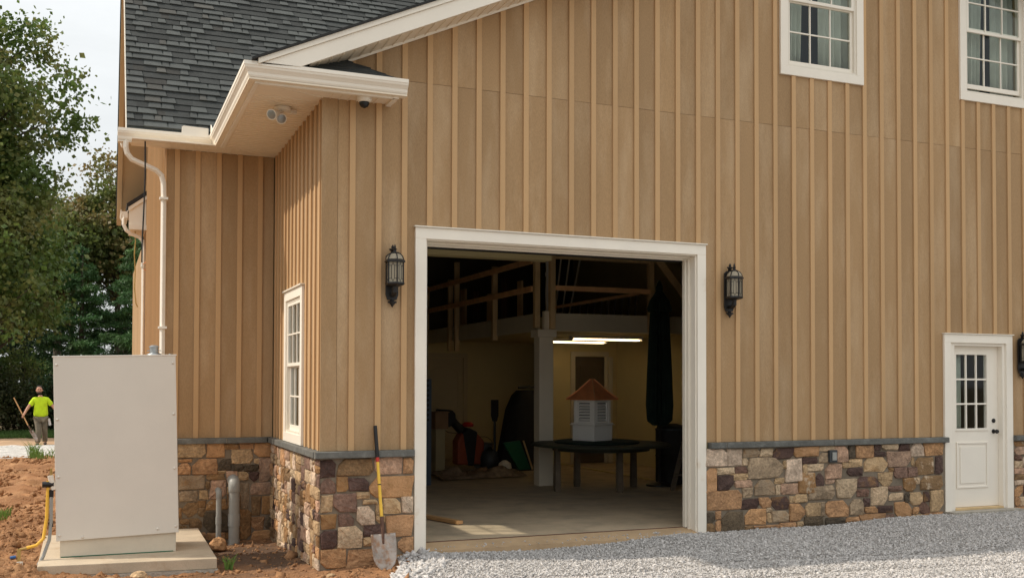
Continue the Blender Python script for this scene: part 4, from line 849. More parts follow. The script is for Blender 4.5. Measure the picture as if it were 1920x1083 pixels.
MB().tube([(0, 0, 0), (0, 0, 1.05)], .028, 8).build('handle', 'black', pd); b_ = MB(); b_.prism([(-.05, 1.05), (.05, 1.05), (.085, 1.18), (.085, 1.52), (-.085, 1.52), (-.085, 1.18)], -.02, .02, lambda p, t: (p[0], t, p[1])); b_.build('blade', 'black', pd, bevel=.01)
gb_ = empty('green_caddy', (4.75, 8.5, 0), R(10), 'leaning green plastic tray beside the loft post', 'tray')
b_ = MB(); b_.prism([(-.20, .62), (.22, .66), (.42, .05), (.12, .05)], -.03, .03, lambda p, t: (p[0], t+p[1]*.2, p[1])); b_.build('panel', 'green', gb_, bevel=.01)
MB().beam((.24, 0, .66), (.44, -.05, .05), .03, .03).build('edge_strip', 'lumber', gb_)
wt = empty('lamp_globe', (4.42, 8.2, 0), 0, 'small crumpled whitish ball lying by the plastic sheet', 'ball'); MB().lathe([(.0, 0), (.1, .03), (.15, .12), (.13, .22), (.05, .28), (0, .29)], (0, 0, 0), 9).build('ball', 'postpaint', wt)
# crumpled clear/brown plastic sheet
xs = np.linspace(0, 1.9, 46); ys = np.linspace(0, .85, 20); X, Y = np.meshgrid(xs, ys)
Z = .02+.30*np.abs(fbm(X*2.2, Y*3+4, 4))*np.sin(np.pi*np.clip(Y/.85, 0, 1))**.5*np.sin(np.pi*np.clip(X/1.9, 0, 1))**.4+.08*np.sin(np.pi*Y/.85)
v = np.stack([X.ravel(), Y.ravel(), Z.ravel()], 1); i = (np.arange(19)[:, None]*46+np.arange(45)[None, :]).ravel()
o = npmesh('plastic_sheet', v, np.stack([i, i+1, i+47, i+46], 1), 'plastic'); o.location = (2.75, 7.2, 0); o.rotation_euler = (0, 0, R(8)); tag(o, 'crumpled heap of brownish plastic sheeting on the floor at the left of the garage', 'plastic sheet')
bx = empty('cardboard_box', (2.93, 8.4, 0), R(6), 'brown cardboard carton on a low stand by the left jamb', 'box')
boxo('carton', 'cardboard', bx, -.03, .25, -.2, .2, .95, 1.30); boxo('flap', 'cardboard', bx, -.03, .25, -.26, -.205, 1.28, 1.295); boxo('stand', 'intdark', bx, -.0, .2, -.15, .15, 0, .945)
bp_ = empty('shelf_upright', (2.25, 6.6, 0), 0, 'blue grey perforated steel upright just inside the left jamb', 'shelf post')
boxo('upright', 'bluepaint', bp_, -.09, .06, -.04, .04, 0, 1.95)
for k in range(9): MB().lathe([(.03, 0), (.03, .012)], (-.015, 0, 0), 8).build('hole', 'black', bp_).matrix_local = Matrix.Translation((0, -.041, 1.2+k*.09)) @ Matrix.Rotation(R(90), 4, 'X')
# stored things on the loft
sc_ = empty('white_column', (4.62, 6.4, 3.10), 0, 'turned white porch column stored behind the loft railing', 'column')
MB().lathe([(.11, 0), (.11, .08), (.08, .1), (.09, .13), (.075, .2), (.085, .5), (.075, .8), (.09, .84), (.09, .88), (.075, .92), (.085, 1.2), (.11, 1.24), (.11, 1.3)], (0, 0, 0), 14).build('shaft', 'vinylwhite', sc_, True)
MB().lathe([(.125, 0), (.125, .05)], (0, 0, -.0), 4).build('base_block', 'vinylwhite', sc_)
rl = empty('stored_railing', (4.9, 7.0, 3.10), 0, 'stored porch railing section with pale balusters on the loft', 'railing')
MB().beam((.1, 0, .28), (2.0, 0, .62), .05, .06).build('top_rail', 'lumberred', rl)
for k in range(12): x = .15+k*.16; MB().beam((x, 0, .0), (x+.04, 0, .27+.18*(x-.1)), .03, .03).build('baluster', 'tableleg', rl)
for i_, (x, a) in enumerate(((5.6, .35), (5.75, .45), (5.45, .3))):
    p_ = MB().tube([(x, 8.0, 3.12), (x+a, 8.3, 4.55)], .02, 6).build('long_pole', 'postpaint'); tag(p_, ['pale pole leaning on the loft, middle of the three', 'pale pole leaning furthest over on the loft', 'shortest leaning pale pole, leftmost of the three on the loft'][i_], 'pole', 'poles leaning on the loft')
for i_ in range(6):
    bxx = empty('timber_offcut', (4.6, 7.0+i_*.85, 3.10), 0, ['rough board standing on the loft, nearest the corner post', 'taller rough board on the loft, second from the corner post', 'tallest rough board on the loft, third from the corner post', 'rough board on the loft beyond the tallest one', 'rough board on the loft, last but one towards the back wall', 'rough board on the loft nearest the back wall'][i_], 'board', 'boards standing behind the loft railing'); boxo('plank', 'lumber' if i_ % 2 else 'rust', bxx, 0, .04, -.1, .1+.03*i_, 0, .75+.12*(i_ % 3))
ch = MB()
for k in range(12): ch.lathe([(.028, 0), (.02, .03), (.028, .06)], (4.3, 11.0, 3.25+k*.075), 6)
tag(ch.build('hanging_chain', 'galv'), 'shiny chain hanging beside the loft railing post', 'chain')
# curtains in the upstairs windows
def curtain(x0, x1, z0, z1, lean, label):
    n = 26; vs = []
    for k in range(n+1):
        t = k/n; 
        for z, sp in ((z1, 1.0), ((z0+z1)/2, .92), (z0, .85)):
            x = x0+(x1-x0)*t; x = (x0 if lean > 0 else x1)+(x-(x0 if lean > 0 else x1))*(sp if lean else 1); vs.append((x, .17+.028*math.sin(t*n*.95)+.01*math.sin(t*9), z))
    fs = [(3*k+j, 3*(k+1)+j, 3*(k+1)+j+1, 3*k+j+1) for k in range(n) for j in (0, 1)]
    o = MB().add(vs, fs).build('curtain', 'curtain', None, True); so_ = o.modifiers.new('thick', 'SOLIDIFY'); so_.thickness = .004
    return tag(o, label, 'curtain', 'curtains in the upstairs windows')
curtain(5.30, 5.66, 6.15, 7.9, 1, 'left pale curtain in the upstairs window above the garage side')
curtain(5.92, 6.46, 6.15, 7.9, 0, 'wide right pale curtain in the upstairs window above the garage side')
curtain(8.60, 8.98, 6.15, 7.9, 1, 'left pale curtain in the upstairs window above the entry door')
curtain(9.16, 9.62, 6.15, 7.9, 0, 'right pale curtain in the upstairs window above the entry door')
curtain(8.34, 8.50, 1.1, 2.4, 0, 'narrow pale curtain behind the glass of the entry door')
# ================================================================ wall lanterns
def lantern():
    e = empty('wall_lantern', (0, 0, 0))
    b = MB(); b.prism([(-.055, -.26), (.055, -.26), (.075, -.20), (.075, .24), (.04, .27), (-.04, .27), (-.075, .24), (-.075, -.20)], -.004, -.024, lambda p, t: (p[0], t, p[1])); b.build('backplate', 'black', e, bevel=.006)
    b = MB(); b.tube([(0, -.02, -.26), (0, -.03, -.29), (0, -.03, -.31)], [.02, .038, .03], 8); b.tube([(-.05, -.03, -.285), (.05, -.03, -.285)], .013, 6); b.lathe([(.03, 0), (.018, -.02), (.003, -.045)], (0, -.03, -.30), 8); b.build('lower_finial', 'black', e)
    b = MB(); b.tube([(0, -.02, .27), (0, -.04, .31)], [.02, .022], 8); b.lathe([(.028, 0), (.035, .015), (.015, .03), (.018, .045), (.004, .07)], (0, -.04, .30), 8); b.tube([(-.04, -.04, .315), (.04, -.04, .315)], .012, 6); b.build('upper_finial', 'black', e)
    b = MB(); b.tube([(0, -.02, -.20), (0, -.09, -.21), (0, -.13, -.17), (0, -.135, -.13), (0, -.13, -.10)], [.025, .026, .034, .028, .04], 8); b.build('arm', 'black', e, True)
    b = MB(); b.tube([(0, -.03, .24), (0, -.08, .275), (0, -.13, .265)], .013, 6); b.build('top_arm', 'black', e, True)
    c = (0, -.135, 0); n = 6
    b = MB(); b.lathe([(.05, -.115), (.105, -.10), (.115, -.085), (.11, -.07), (.08, -.07)], c, n); b.build('bottom_rim', 'black', e)
    b = MB(); b.lathe([(.095, .155), (.122, .158), (.122, .172), (.105, .19), (.09, .19)], c, n); b.build('top_rim', 'black', e)
    b = MB(); b.lathe([(.10, .0), (.088, .035), (.06, .06), (.03, .07)], (0, -.135, .19), 12, False); b.build('dome_glass', 'lampglass', e, True)
    b = MB()
    for k in range(6):
        t = 2*math.pi*(k+.5)/6; b.tube([(math.cos(t)*r_, -.135+math.sin(t)*r_, z) for r_, z in ((.104, .185), (.092, .225), (.062, .256), (.02, .268))], .006, 5)
    b.lathe([(.045, 0), (.045, .015), (.018, .02), (.016, .04), (.024, .05), (.012, .062), (.012, .08), (.003, .105)], (0, -.135, .258), 8); b.build('dome_cage', 'black', e)
    g = MB(); g.lathe([(.094, -.07), (.094, .157)], c, n, False); g.build('glass', 'lampglass', e)
    f = MB()
    for k in range(6):
        t = 2*math.pi*(k+.5)/6; f.tube([(c[0]+.1*math.cos(t), c[1]+.1*math.sin(t), -.075), (c[0]+.1*math.cos(t), c[1]+.1*math.sin(t), .16)], .0085, 5)
    f.build('frame', 'black', e)
    f = MB()
    for k in range(6):
        t0, t1 = 2*math.pi*(k+.5)/6, 2*math.pi*(k+1.5)/6; A = Vector((c[0]+.097*math.cos(t0), c[1]+.097*math.sin(t0), 0)); B_ = Vector((c[0]+.097*math.cos(t1), c[1]+.097*math.sin(t1), 0))
        q = lambda s, z: tuple(A.lerp(B_, s)+Vector((0, 0, z)))
        f.tube([q(.32, -.03), q(.32, .115)], .0028, 4); f.tube([q(.68, -.03), q(.68, .115)], .0028, 4)
        f.tube([q(.32, -.03), q(.5, -.055), q(.68, -.03)], .0028, 4); f.tube([q(.32, .115), q(.5, .14), q(.68, .115)], .0028, 4)
        f.tube([q(.5, -.075), q(.5, -.055)], .0028, 4); f.tube([q(.5, .14), q(.5, .16)], .0028, 4); f.tube([q(.0, .115), q(.32, .115)], .0028, 4); f.tube([q(.68, .115), q(1, .115)], .0028, 4); f.tube([q(.0, -.03), q(.32, -.03)], .0028, 4); f.tube([q(.68, -.03), q(1, -.03)], .0028, 4)
    f.build('leading', 'black', e)
    MB().lathe([(.012, -.1), (.014, 0), (.012, .06), (.004, .08)], c, 8).build('candle', 'postpaint', e)
    return e
def copy_tree(o, parent=None):
    kids = [q for q in bpy.data.objects if q.parent == o]
    c = o.copy(); COL.objects.link(c); c.parent = parent
    for ch_ in kids: copy_tree(ch_, c)
    return c
LN = lantern(); sp = [((-.28, -.02, 3.08), 'black iron wall lantern left of the open garage door'), ((4.29, -.02, 3.08), 'black iron wall lantern right of the open garage door'), ((9.52, -.02, 2.30), 'lower black iron wall lantern right of the entry door, cut by the picture edge')]
for k, (p_, lb) in enumerate(sp):
    o = LN if k == 0 else copy_tree(LN); o.location = p_; o.scale = (1.0, 1.0, 1.0); tag(o, lb, 'wall lantern', 'wall lanterns beside the doors')
# ================================================================ cameras and floodlight under the eave
dc = empty('dome_camera', (-.66, -.22, 5.068), 0, 'white and black dome security camera under the front soffit', 'security camera')
MB().lathe([(.085, 0), (.085, -.025), (.07, -.06), (.06, -.065)], (0, 0, 0), 20).build('housing', 'white', dc, True); MB().lathe([(.058, -.065), (.055, -.09), (.04, -.115), (.015, -.128), (0, -.129)], (0, 0, 0), 20).build('dome', 'domeblack', dc, True)
fl_ = empty('flood_light', (-1.43, .56, 5.058), R(200), 'white twin head security floodlight on the side soffit', 'floodlight'); fl_.scale = (1.15, 1.15, 1.15)
MB().lathe([(.085, 0), (.085, -.03), (.07, -.04), (0, -.04)], (0, 0, 0), 18).build('mount', 'white', fl_, True); boxo('sensor', 'white', fl_, -.15, -.086, -.025, .025, -.045, -.0, bevel=.006)
for s, (dx, dy, dz) in enumerate(((.17, .10, -.09), (.05, -.10, -.12))):
    h = MB(); h.tube([(0, 0, -.04), (dx*.5, dy*.5, -.07)], .014, 6); h.build('arm', 'white', fl_)
    a = Vector((dx*.5, dy*.5, -.07)); d = Vector((dx, dy, dz)) if s == 0 else Vector((.03, .14, -.08)); d = d.normalized()
    h = MB(); h.tube([a, a+d*.03, a+d*.10, a+d*.13], [.02, .04, .05, .055], 14); hd = h.build('lamp_head', 'white', fl_, True)
    h = MB(); h.tube([a+d*.131, a+d*.136], [.045, .03], 14); h.build('lens', 'galv', hd, True)
# outlet on the stone
ou = empty('outlet_box', (5.95, -.055, .885), 0, 'small grey weatherproof outlet box set in the stone base', 'outlet')
boxo('frame', 'darkgrey', ou, -.065, .065, -.03, .02, -.085, .085, bevel=.006); boxo('cover', 'pvc', ou, -.03, .04, -.045, -.031, -.055, .055, bevel=.004)
# black cable hanging from the eave, string from the rear box
tag(MB().tube([(-2.835, 2.93, 5.06), (-2.83, 2.93, 4.6), (-2.845, 2.93, 4.1), (-2.86, 2.93, 3.7), (-2.86, 2.93, 3.45)], .011, 6).build('hanging_cable', 'thin'), 'black cable hanging down from the left eave', 'cable')
hc = empty('cable_end', (-2.86, 2.93, 3.40), 0, 'small taped connector at the lower end of the hanging black cable', 'connector'); MB().tube([(0, 0, .05), (0, 0, 0), (.01, 0, -.03)], [.012, .02, .012], 6).build('plug', 'white', hc); MB().tube([(0, 0, .02), (.05, 0, .06)], .006, 5).build('wire', 'copper', hc); MB().tube([(0, 0, -.01), (.05, 0, -.05)], .005, 5).build('wire', 'copper', hc)
tag(MB().tube([(-2.74, 9.6, 4.80), (-2.73, 9.6, 4.6), (-2.75, 9.6, 4.35), (-2.73, 9.6, 4.0), (-2.74, 9.6, 3.7), (-2.71, 9.6, 3.4), (-2.68, 9.6, 3.33)], .011, 5).build('twine', 'brass'), 'yellowish twine hanging below the far eave', 'twine')
# ================================================================ pipes
def pipe(x, y, r, top, label, joints, zb=-.5):
    e = empty('drain_pipe', (x, y, 0), 0, label, 'drain pipe', 'grey drain pipes by the stone wall')
    rr_ = r*1.5; pts = [(0, 0, zb), (0, 0, top-rr_)]+[(0, rr_*(1-math.cos(t)), top-rr_+rr_*math.sin(t)) for t in np.linspace(.15, math.pi/2, 7)]+[(0, rr_+.05, top)]
    MB().tube(pts[:2], r, 16).build('pipe', 'pvc', e, True)
    MB().tube([(0, 0, top-rr_-.05), (0, 0, top-rr_-.04)]+pts[1:], [r, r*1.10]+[r*1.10]*(len(pts)-1), 16).build('elbow', 'pvc', e, True)
    for a, b in joints: MB().tube([(0, 0, a), (0, 0, b)], r*1.12, 16).build('coupling', 'pvc', e, True)
    if r > .05:
        MB().tube([(0, 0, top-rr_-.16), (0, 0, top-rr_-.145)], r*1.05, 16).build('ring', 'pvc', e, True)
pipe(-1.64, 3.02, .072, .53, 'thick grey drain pipe bending into the stone wall beside the inner corner', [(-.08, .08), (-.36, -.27)]); pipe(-1.84, 3.05, .036, .40, 'thin grey drain pipe bending into the stone wall left of the thick one', [(-.05, .05)])
# ================================================================ generator and pad
pad = empty('concrete_pad', (-3.02, 2.1, 0), 0, 'low two layer concrete pad carrying the generator cabinet', 'concrete pad')
b = MB(); b.prism([(-.95, -1.25), (.91, -1.42), (.93, 1.15), (-.98, 1.15)], -.235, -.115, lambda p, t: (p[0], p[1], t)); b.build('slab', 'concrete', pad, bevel=.008)
b = MB(); b.prism([(-.97, -1.27), (.92, -1.44), (.94, 1.15), (-1.0, 1.15)], -.42, -.237, lambda p, t: (p[0], p[1], t)); b.build('lower_slab', 'rawcon', pad)
gen = empty('generator', (-3.14, 1.34, -.113), 0, 'tall grey beige generator cabinet standing on the concrete pad', 'generator')
gen.rotation_euler = (0, R(-1.5), 0)
gb0 = boxo('base', 'metalcab2', gen, -.62, .63, .0, .75, 0, .24); gb0.rotation_euler = (0, R(1.5), 0)
b = MB(); b.box(-.655, .665, -.03, -.008, .205, 2.29); FP = b.build('front_panel', 'metalcab', gen, bevel=.006)
boxo('cabinet', 'metalcab', gen, -.65, .66, -.007, .78, .21, 2.28, bevel=.005)
boxo('lid', 'metalcab', gen, -.665, .675, -.035, .79, 2.282, 2.30, bevel=.004)
sc0 = MB(); sc0.T = Matrix.Rotation(R(90), 4, 'X'); sc0.lathe([(.012, 0), (.011, .004), (.0065, .008), (0, .009)], (0, 0, 0), 10); sm = sc0.mesh('screw', 'metalcab', True)
for (x, z) in ((-.62, 2.20), (.63, 2.20), (-.62, 1.58), (.63, 1.6), (-.62, .93), (.63, .96), (-.62, .27), (.63, .28), (-.38, .235), (.43, .265)):
    o = link('screw', sm, gen); o.scale = (1.3, 1.3, 1.3); o.location = (x, -.031, z)
for x in (-.6, -.36, .6): MB().lathe([(.011, 0), (.009, .008), (0, .01)], (x, .0, 2.301), 8).build('screw', 'galv', gen, True)
b = MB(); b.lathe([(.09, 0), (.08, .015), (.05, .03), (.05, .09), (.058, .092), (.058, .105), (.03, .12)], (.44, .25, 2.30), 14); v_ = b.build('vent_cap', 'galv', gen, True)
b = MB(); b.box(.36, .52, .24, .26, 2.35, 2.36); b.tube([(.40, .25, 2.33), (.40, .25, 2.41)], .008, 6); b.tube([(.48, .25, 2.33), (.48, .25, 2.41)], .008, 6); b.build('cap_bracket', 'galv', v_)
boxo('seal', 'green', gb0, -.61, .60, -.004, -.0005, .0, .010)
# gas connection at the left side of the cabinet
gs = empty('gas_valve', (-3.93, 1.32, .70), 0, 'black regulator knob and fittings on the left side of the generator', 'valve')
MB().tube([(-.02, 0, .02), (.10, 0, .02)], .034, 12).build('knob', 'black', gs); MB().tube([(.07, 0, .20), (.07, 0, .06), (.07, 0, -.02)], .014, 8).build('brass_pipe', 'brass', gs); b = MB(); b.tube([(.06, 0, .12), (.10, 0, -.04)], .03, 8); b.build('bracket', 'white', gs)
MB().tube([(.075, 0, -.04), (.075, 0, -.13)], .024, 10).build('fitting', 'black', gs); MB().tube([(.07, 0, -.40), (.075, 0, -.46)], .026, 10).build('clamp', 'black', gs)
tag(MB().tube([(-3.89, 1.33, .76), (-3.895, 1.32, .5), (-3.90, 1.31, .34), (-3.93, 1.30, .12), (-4.0, 1.28, .05), (-4.10, 1.25, .03)], .018, 8).build('gas_hose', 'hoseyellow', None, True), 'yellow gas hose curving from the generator down to the ground valve', 'hose')
tag(MB().tube([(-3.855, 1.31, .58), (-3.855, 1.31, .3), (-3.87, 1.30, .1), (-3.93, 1.27, -.08), (-4.02, 1.22, -.24)], .019, 8).build('conduit', 'pvc', None, True), 'grey flexible conduit running beside the yellow hose into the soil', 'conduit')
gv = empty('ground_valve', (-4.17, 1.18, .0), 0, 'brass gas shutoff with blue handle sticking out of the soil', 'valve')
MB().tube([(.07, .06, .03), (.0, .03, .02)], .014, 8).build('elbow', 'brass', gv); MB().tube([(0, .02, .03), (0, 0, -.10)], [.022, .018], 8).build('body', 'brass', gv); MB().tube([(-.03, 0, -.05), (-.085, -.01, -.055)], .016, 8).build('handle', 'blueplastic', gv); MB().tube([(.01, 0, -.11), (.01, 0, -.19)], .034, 10).build('fitting', 'white', gv); MB().tube([(-.05, -.02, -.18), (-.055, -.02, -.34)], .012, 8).build('tail_pipe', 'white', gv)
# ================================================================ shovel against the stone
def shovel(label, handle_m, grip=True):
    e = empty('shovel', (0, 0, 0), 0, label, 'shovel')      # local: tip at origin, shaft along +Z
    L = 1.62
    pts = []
    MB().tube([(0, 0, .58), (0, .0, .9), (0, 0, L-.40 if grip else L)], [.019, .018, .017], 10).build('handle', handle_m, e, True)
    if grip:
        MB().tube([(0, 0, L-.36), (0, 0, L-.34), (0, 0, L)], [.019, .022, .021], 10).build('grip', 'black', e, True); MB().tube([(0, 0, L-.41), (0, 0, L-.36)], .0195, 10).build('collar', 'red', e)
        for z in (.95,): MB().tube([(0, 0, z), (0, 0, z+.012)], .0195, 10).build('band', 'black', e)
    MB().tube([(0, .005, .30), (0, -.012, .44), (0, 0, .60)], [.012, .018, .022], 10).build('socket', 'rust', e, True)
    n = 12; rows_ = [(.0, .012), (.015, .045), (.05, .085), (.10, .105), (.18, .112), (.27, .113), (.29, .112)]; vs = []
    for z, w in [(z_*1.42, w_*1.26) for z_, w_ in rows_]:
        for k in range(n+1):
            t = -1+2*k/n; vs.append((w*t, .035*(t*t)*-1+.02*(z/.41)-.012*max(0, 1-abs(t)*4), z))
    fs = [(i*(n+1)+k, i*(n+1)+k+1, (i+1)*(n+1)+k+1, (i+1)*(n+1)+k) for i in range(len(rows_)-1) for k in range(n)]
    o = MB().add(vs, fs).build('blade', 'steelworn', e, True); q = o.modifiers.new('t', 'SOLIDIFY'); q.thickness = .004
    return e
sh = shovel('yellow handled shovel with black grip leaning against the stone by the garage door', 'yellow')
tip = Vector((-.43, -.37, -.20)); top = Vector((-.475, -.045, 1.44)); d = (top-tip).normalized()
sh.matrix_world = Matrix.Translation(tip) @ d.to_track_quat('Z', 'Y').to_matrix().to_4x4()
fx = Matrix((Vector((1, 0, 0)), Vector((0, 1, 0)), Vector((0, 0, 1))))
zx = d; xx = Vector((1, 0, 0)); yy = zx.cross(xx).normalized(); xx = yy.cross(zx).normalized(); mm = Matrix((xx, yy, zx)).transposed().to_4x4(); mm.translation = tip; sh.matrix_world = mm
# rocks
def rock(loc, s, label, col='o'):
    bm = bmesh.new(); bmesh.ops.create_icosphere(bm, subdivisions=2, radius=1); rr2 = random.Random(int(loc[0]*1000))
    for v in bm.verts: v.co *= 1+.5*vn3(v.co*1.1+Vector(loc)); v.co.x *= s[0]; v.co.y *= s[1]; v.co.z *= s[2]
    me = bpy.data.meshes.new('rock'); bm.to_mesh(me); bm.free(); me.materials.append(M['stone']); o = link('rock', me); o.location = loc; q = PAL[col][0]; o.color = (*q, 1); return tag(o, label, 'rock')
def vn3(v): return math.sin(v.x*2.3+1)*math.cos(v.y*2.9+v.z)*.35+math.sin(v.z*3.7+v.x)*.25
rock((-1.93, 2.2, -.20), (.12, .10, .09), 'orange brown rock on the wet soil between the pad and the pipes')
rock((-1.05, -.42, -.20), (.05, .04, .03), 'small pale stone lying at the foot of the corner', 't'); rock((-2.95, .35, -.20), (.09, .07, .055), 'rounded tan clod in front of the pad edge, larger one', 't'); rock((-3.25, .3, -.22), (.07, .06, .04), 'smaller tan clod left of the larger one before the pad', 't')
# weeds
def weed(loc, n, h, sp, label, m='weed', seed=1, cat='weed'):
    r = random.Random(seed); mb = MB()
    for i in range(n):
        a = r.random()*6.28; q = r.random()**.5*sp; x, y = q*math.cos(a), q*math.sin(a); l = h*r.uniform(.5, 1.1); a2 = r.random()*6.28; w = r.uniform(.004, .008)
        dx, dy = math.cos(a2)*l*.5, math.sin(a2)*l*.5
        mb.add([(x-w, y, 0), (x+w, y, 0), (x+dx*.3+w, y+dy*.3, l*.6), (x+dx*.3-w, y+dy*.3, l*.6), (x+dx, y+dy, l)], [(0, 1, 2, 3), (3, 2, 4)])
    o = mb.build('weed', m); o.location = loc; return tag(o, label, cat, kind=None)
weed((-1.98, .75, -.27), 26, .17, .05, 'small tuft of green grass beside the right edge of the pad', seed=3); weed((-4.95, 5.2, -.10), 260, .16, .42, 'patch of green weeds growing in the red soil left of the generator', seed=4); weed((-5.25, 4.6, -.08), 120, .12, .45, 'thin patch of low weeds at the left edge of the soil', seed=9)
weed((-4.85, 16.8, -.02), 60, .42, .12, 'leafy weed on the soil mound before the white gravel', seed=5); weed((-4.4, 16.4, .0), 120, .25, .5, 'sparse grass on the far soil mound beside the generator', seed=6)
# ================================================================ the worker
def skinned(name, pts, edges, mat_, parent=None, sub=2, root=0):
    me = bpy.data.meshes.new(name); me.from_pydata([p[:3] for p in pts], edges, []); o = bpy.data.objects.new(name, me); COL.objects.link(o)
    s = o.modifiers.new('skin', 'SKIN'); s.use_smooth_shade = True
    for i, p in enumerate(pts):
        q = me.skin_vertices[0].data[i]; rr2 = p[3]; q.radius = rr2 if isinstance(rr2, tuple) else (rr2, rr2); q.use_root = (i == root)
    sb = o.modifiers.new('sub', 'SUBSURF'); sb.levels = sub; sb.render_levels = sub
    dg = bpy.context.evaluated_depsgraph_get(); m2 = bpy.data.meshes.new_from_object(o.evaluated_get(dg)); bpy.data.objects.remove(o)
    m2.materials.clear(); m2.materials.append(M[mat_]); 
    for f in m2.polygons: f.use_smooth = True
    return link(name, m2, parent)
PE = empty('person', (-4.93, 22.0, 0.0), R(3), 'man in a bright yellow green T-shirt and worn trousers walking with a shovel', 'person')
SH, HP = 1.40, .90
body = [(0, 0, HP, .13), (0, 0, 1.12, (.15, .10)), (0, .0, 1.30, (.17, .11)), (-.02, 0, 1.44, .075), (-.04, -.01, 1.50, .056),      # 0-4 pelvis..neck
        (-.17, 0, 1.375, .06), (-.35, -.02, 1.12, .045), (-.45, -.16, .93, .032),        # 5-7 right arm
        (.15, 0, 1.375, .06), (.34, .02, 1.14, .045), (.45, -.05, .95, .032),            # 8-10 left arm
        (-.09, 0, .84, .10), (-.04, -.10, .50, .068), (-.07, -.12, .10, .045), (-.08, -.22, .04, .04),   # 11-14
        (.09, 0, .84, .10), (.09, .02, .48, .066), (.11, .16, .12, .045), (.12, .08, .05, .04),         # 15-18
        (-.47, -.20, .885, .030), (.475, -.08, .90, .030)]
be = [(0, 1), (1, 2), (2, 3), (3, 4), (2, 5), (5, 6), (6, 7), (2, 8), (8, 9), (9, 10), (0, 11), (11, 12), (12, 13), (13, 14), (0, 15), (15, 16), (16, 17), (17, 18), (7, 19), (10, 20)]
bo = skinned('body', body, be, 'skin', PE)
hd = [(-.045, 0, 1.53, .06), (-.05, -.015, 1.585, (.076, .09)), (-.05, -.01, 1.665, (.084, .10)), (-.05, 0, 1.735, (.070, .085))]
head = skinned('head', hd, [(0, 1), (1, 2), (2, 3)], 'skin', PE)
skinned('hair', [(-.05, .04, 1.66, (.089, .080)), (-.05, .03, 1.725, (.088, .088)), (-.05, .012, 1.768, (.068, .078))], [(0, 1), (1, 2)], 'hair', PE)
skinned('beard', [(-.105, -.045, 1.60, .018), (-.085, -.085, 1.555, .02), (-.05, -.10, 1.54, .026), (-.015, -.085, 1.555, .02), (.005, -.045, 1.60, .018)], [(0, 1), (1, 2), (2, 3), (3, 4)], 'hair', PE)
MB().tube([(-.05, -.10, 1.66), (-.05, -.122, 1.625), (-.05, -.105, 1.612)], [.008, .014, .01], 6).build('nose', 'skin', PE, True)
for s in (-1, 1):
    MB().lathe([(.001, -.008), (.009, 0), (.001, .008)], (-.05+s*.03, -.098, 1.652), 8).build('eye', 'hair', PE, True)
    MB().beam((-.05+s*.014, -.103, 1.668), (-.05+s*.047, -.094, 1.666), .006, .006).build('eyebrow', 'hair', PE)
    MB().lathe([(.006, -.03), (.015, -.015), (.017, .01), (.006, .028)], (-.05+s*.082, 0, 1.63), 8).build('ear', 'skin', PE, True)
MB().beam((-.07, -.108, 1.588), (-.03, -.108, 1.588), .006, .008).build('mouth', 'rust', PE)
# hands: palm is the end of the arm; four unequal fingers and a thumb closing round the shaft / hanging
for (cx_, cy_, cz_, dirx, grip) in ((-.475, -.215, .865, -1, True), (.485, -.09, .875, 1, False)):
    for k in range(4):
        l = [.07, .08, .075, .06][k]; off = (k-1.5)*.019
        if grip: pts = [(cx_-.0, cy_+.01, cz_+off*1.0, .009), (cx_-.03, cy_-.03, cz_+off, .009), (cx_-.005, cy_-.055, cz_+off, .008), (cx_+.02, cy_-.04, cz_+off, .007)]
        else: pts = [(cx_, cy_+off, cz_, .009), (cx_+.012, cy_+off, cz_-l*.5, .009), (cx_+.006, cy_+off, cz_-l, .008), (cx_-.01, cy_+off, cz_-l*1.25, .007)]
        skinned('finger', pts, [(0, 1), (1, 2), (2, 3)], 'skin', PE, 1)
    th = [(cx_+.01, cy_, cz_+.03, .011), (cx_+.03, cy_-.035, cz_+.04, .010), (cx_+.01, cy_-.06, cz_+.03, .008)] if grip else [(cx_-.01, cy_-.03, cz_+.02, .011), (cx_-.025, cy_-.05, cz_-.01, .010), (cx_-.02, cy_-.055, cz_-.035, .008)]
    skinned('thumb', th, [(0, 1), (1, 2)], 'skin', PE, 1)
shirt = [(0, .0, .80, (.245, .16)), (0, .0, 1.0, (.205, .14)), (0, .0, 1.20, (.20, .135)), (-.01, 0, 1.35, (.16, .115)), (-.03, 0, 1.445, (.085, .075)),
         (-.18, 0, 1.36, .082), (-.30, -.01, 1.17, .080), (.16, 0, 1.36, .082), (.30, .01, 1.18, .080)]
shm = skinned('shirt', shirt, [(0, 1), (1, 2), (2, 3), (3, 4), (3, 5), (5, 6), (3, 7), (7, 8)], 'hivis', PE)
for v in shm.data.vertices:
    if v.co.z < .79: v.co.z = .755+.025*math.sin(v.co.x*22)
    v.co.y += .012*math.sin(v.co.x*30+v.co.z*9)
tr = [(0, 0, .86, (.17, .13)), (-.095, -.01, .78, .115), (-.05, -.11, .50, .092), (-.075, -.125, .16, .085), (-.08, -.13, .07, .088), (.095, .01, .78, .115), (.10, .02, .48, .09), (.12, .15, .16, .082), (.125, .16, .08, .084)]
skinned('trousers', tr, [(0, 1), (1, 2), (2, 3), (3, 4), (0, 5), (5, 6), (6, 7), (7, 8)], 'jeans', PE)
for (a, b_) in (((-.08, -.10, .05), (-.085, -.28, .035)), ((.125, .18, .06), (.13, .0, .035))):
    skinned('boot', [(*a, (.058, .055)), ((a[0]+b_[0])/2, (a[1]+b_[1])/2, .05, (.055, .045)), (*b_, (.05, .035))], [(0, 1), (1, 2)], 'boot', PE)
MB().prism([(.19, .80), (.25, .80), (.29, .60), (.22, .58)], .02, .03, lambda p, t: (p[0], t, p[1])).build('rag', 'rag', PE)
s2 = shovel('wooden handled shovel carried low in the right hand of the walking man', 'wood', False)
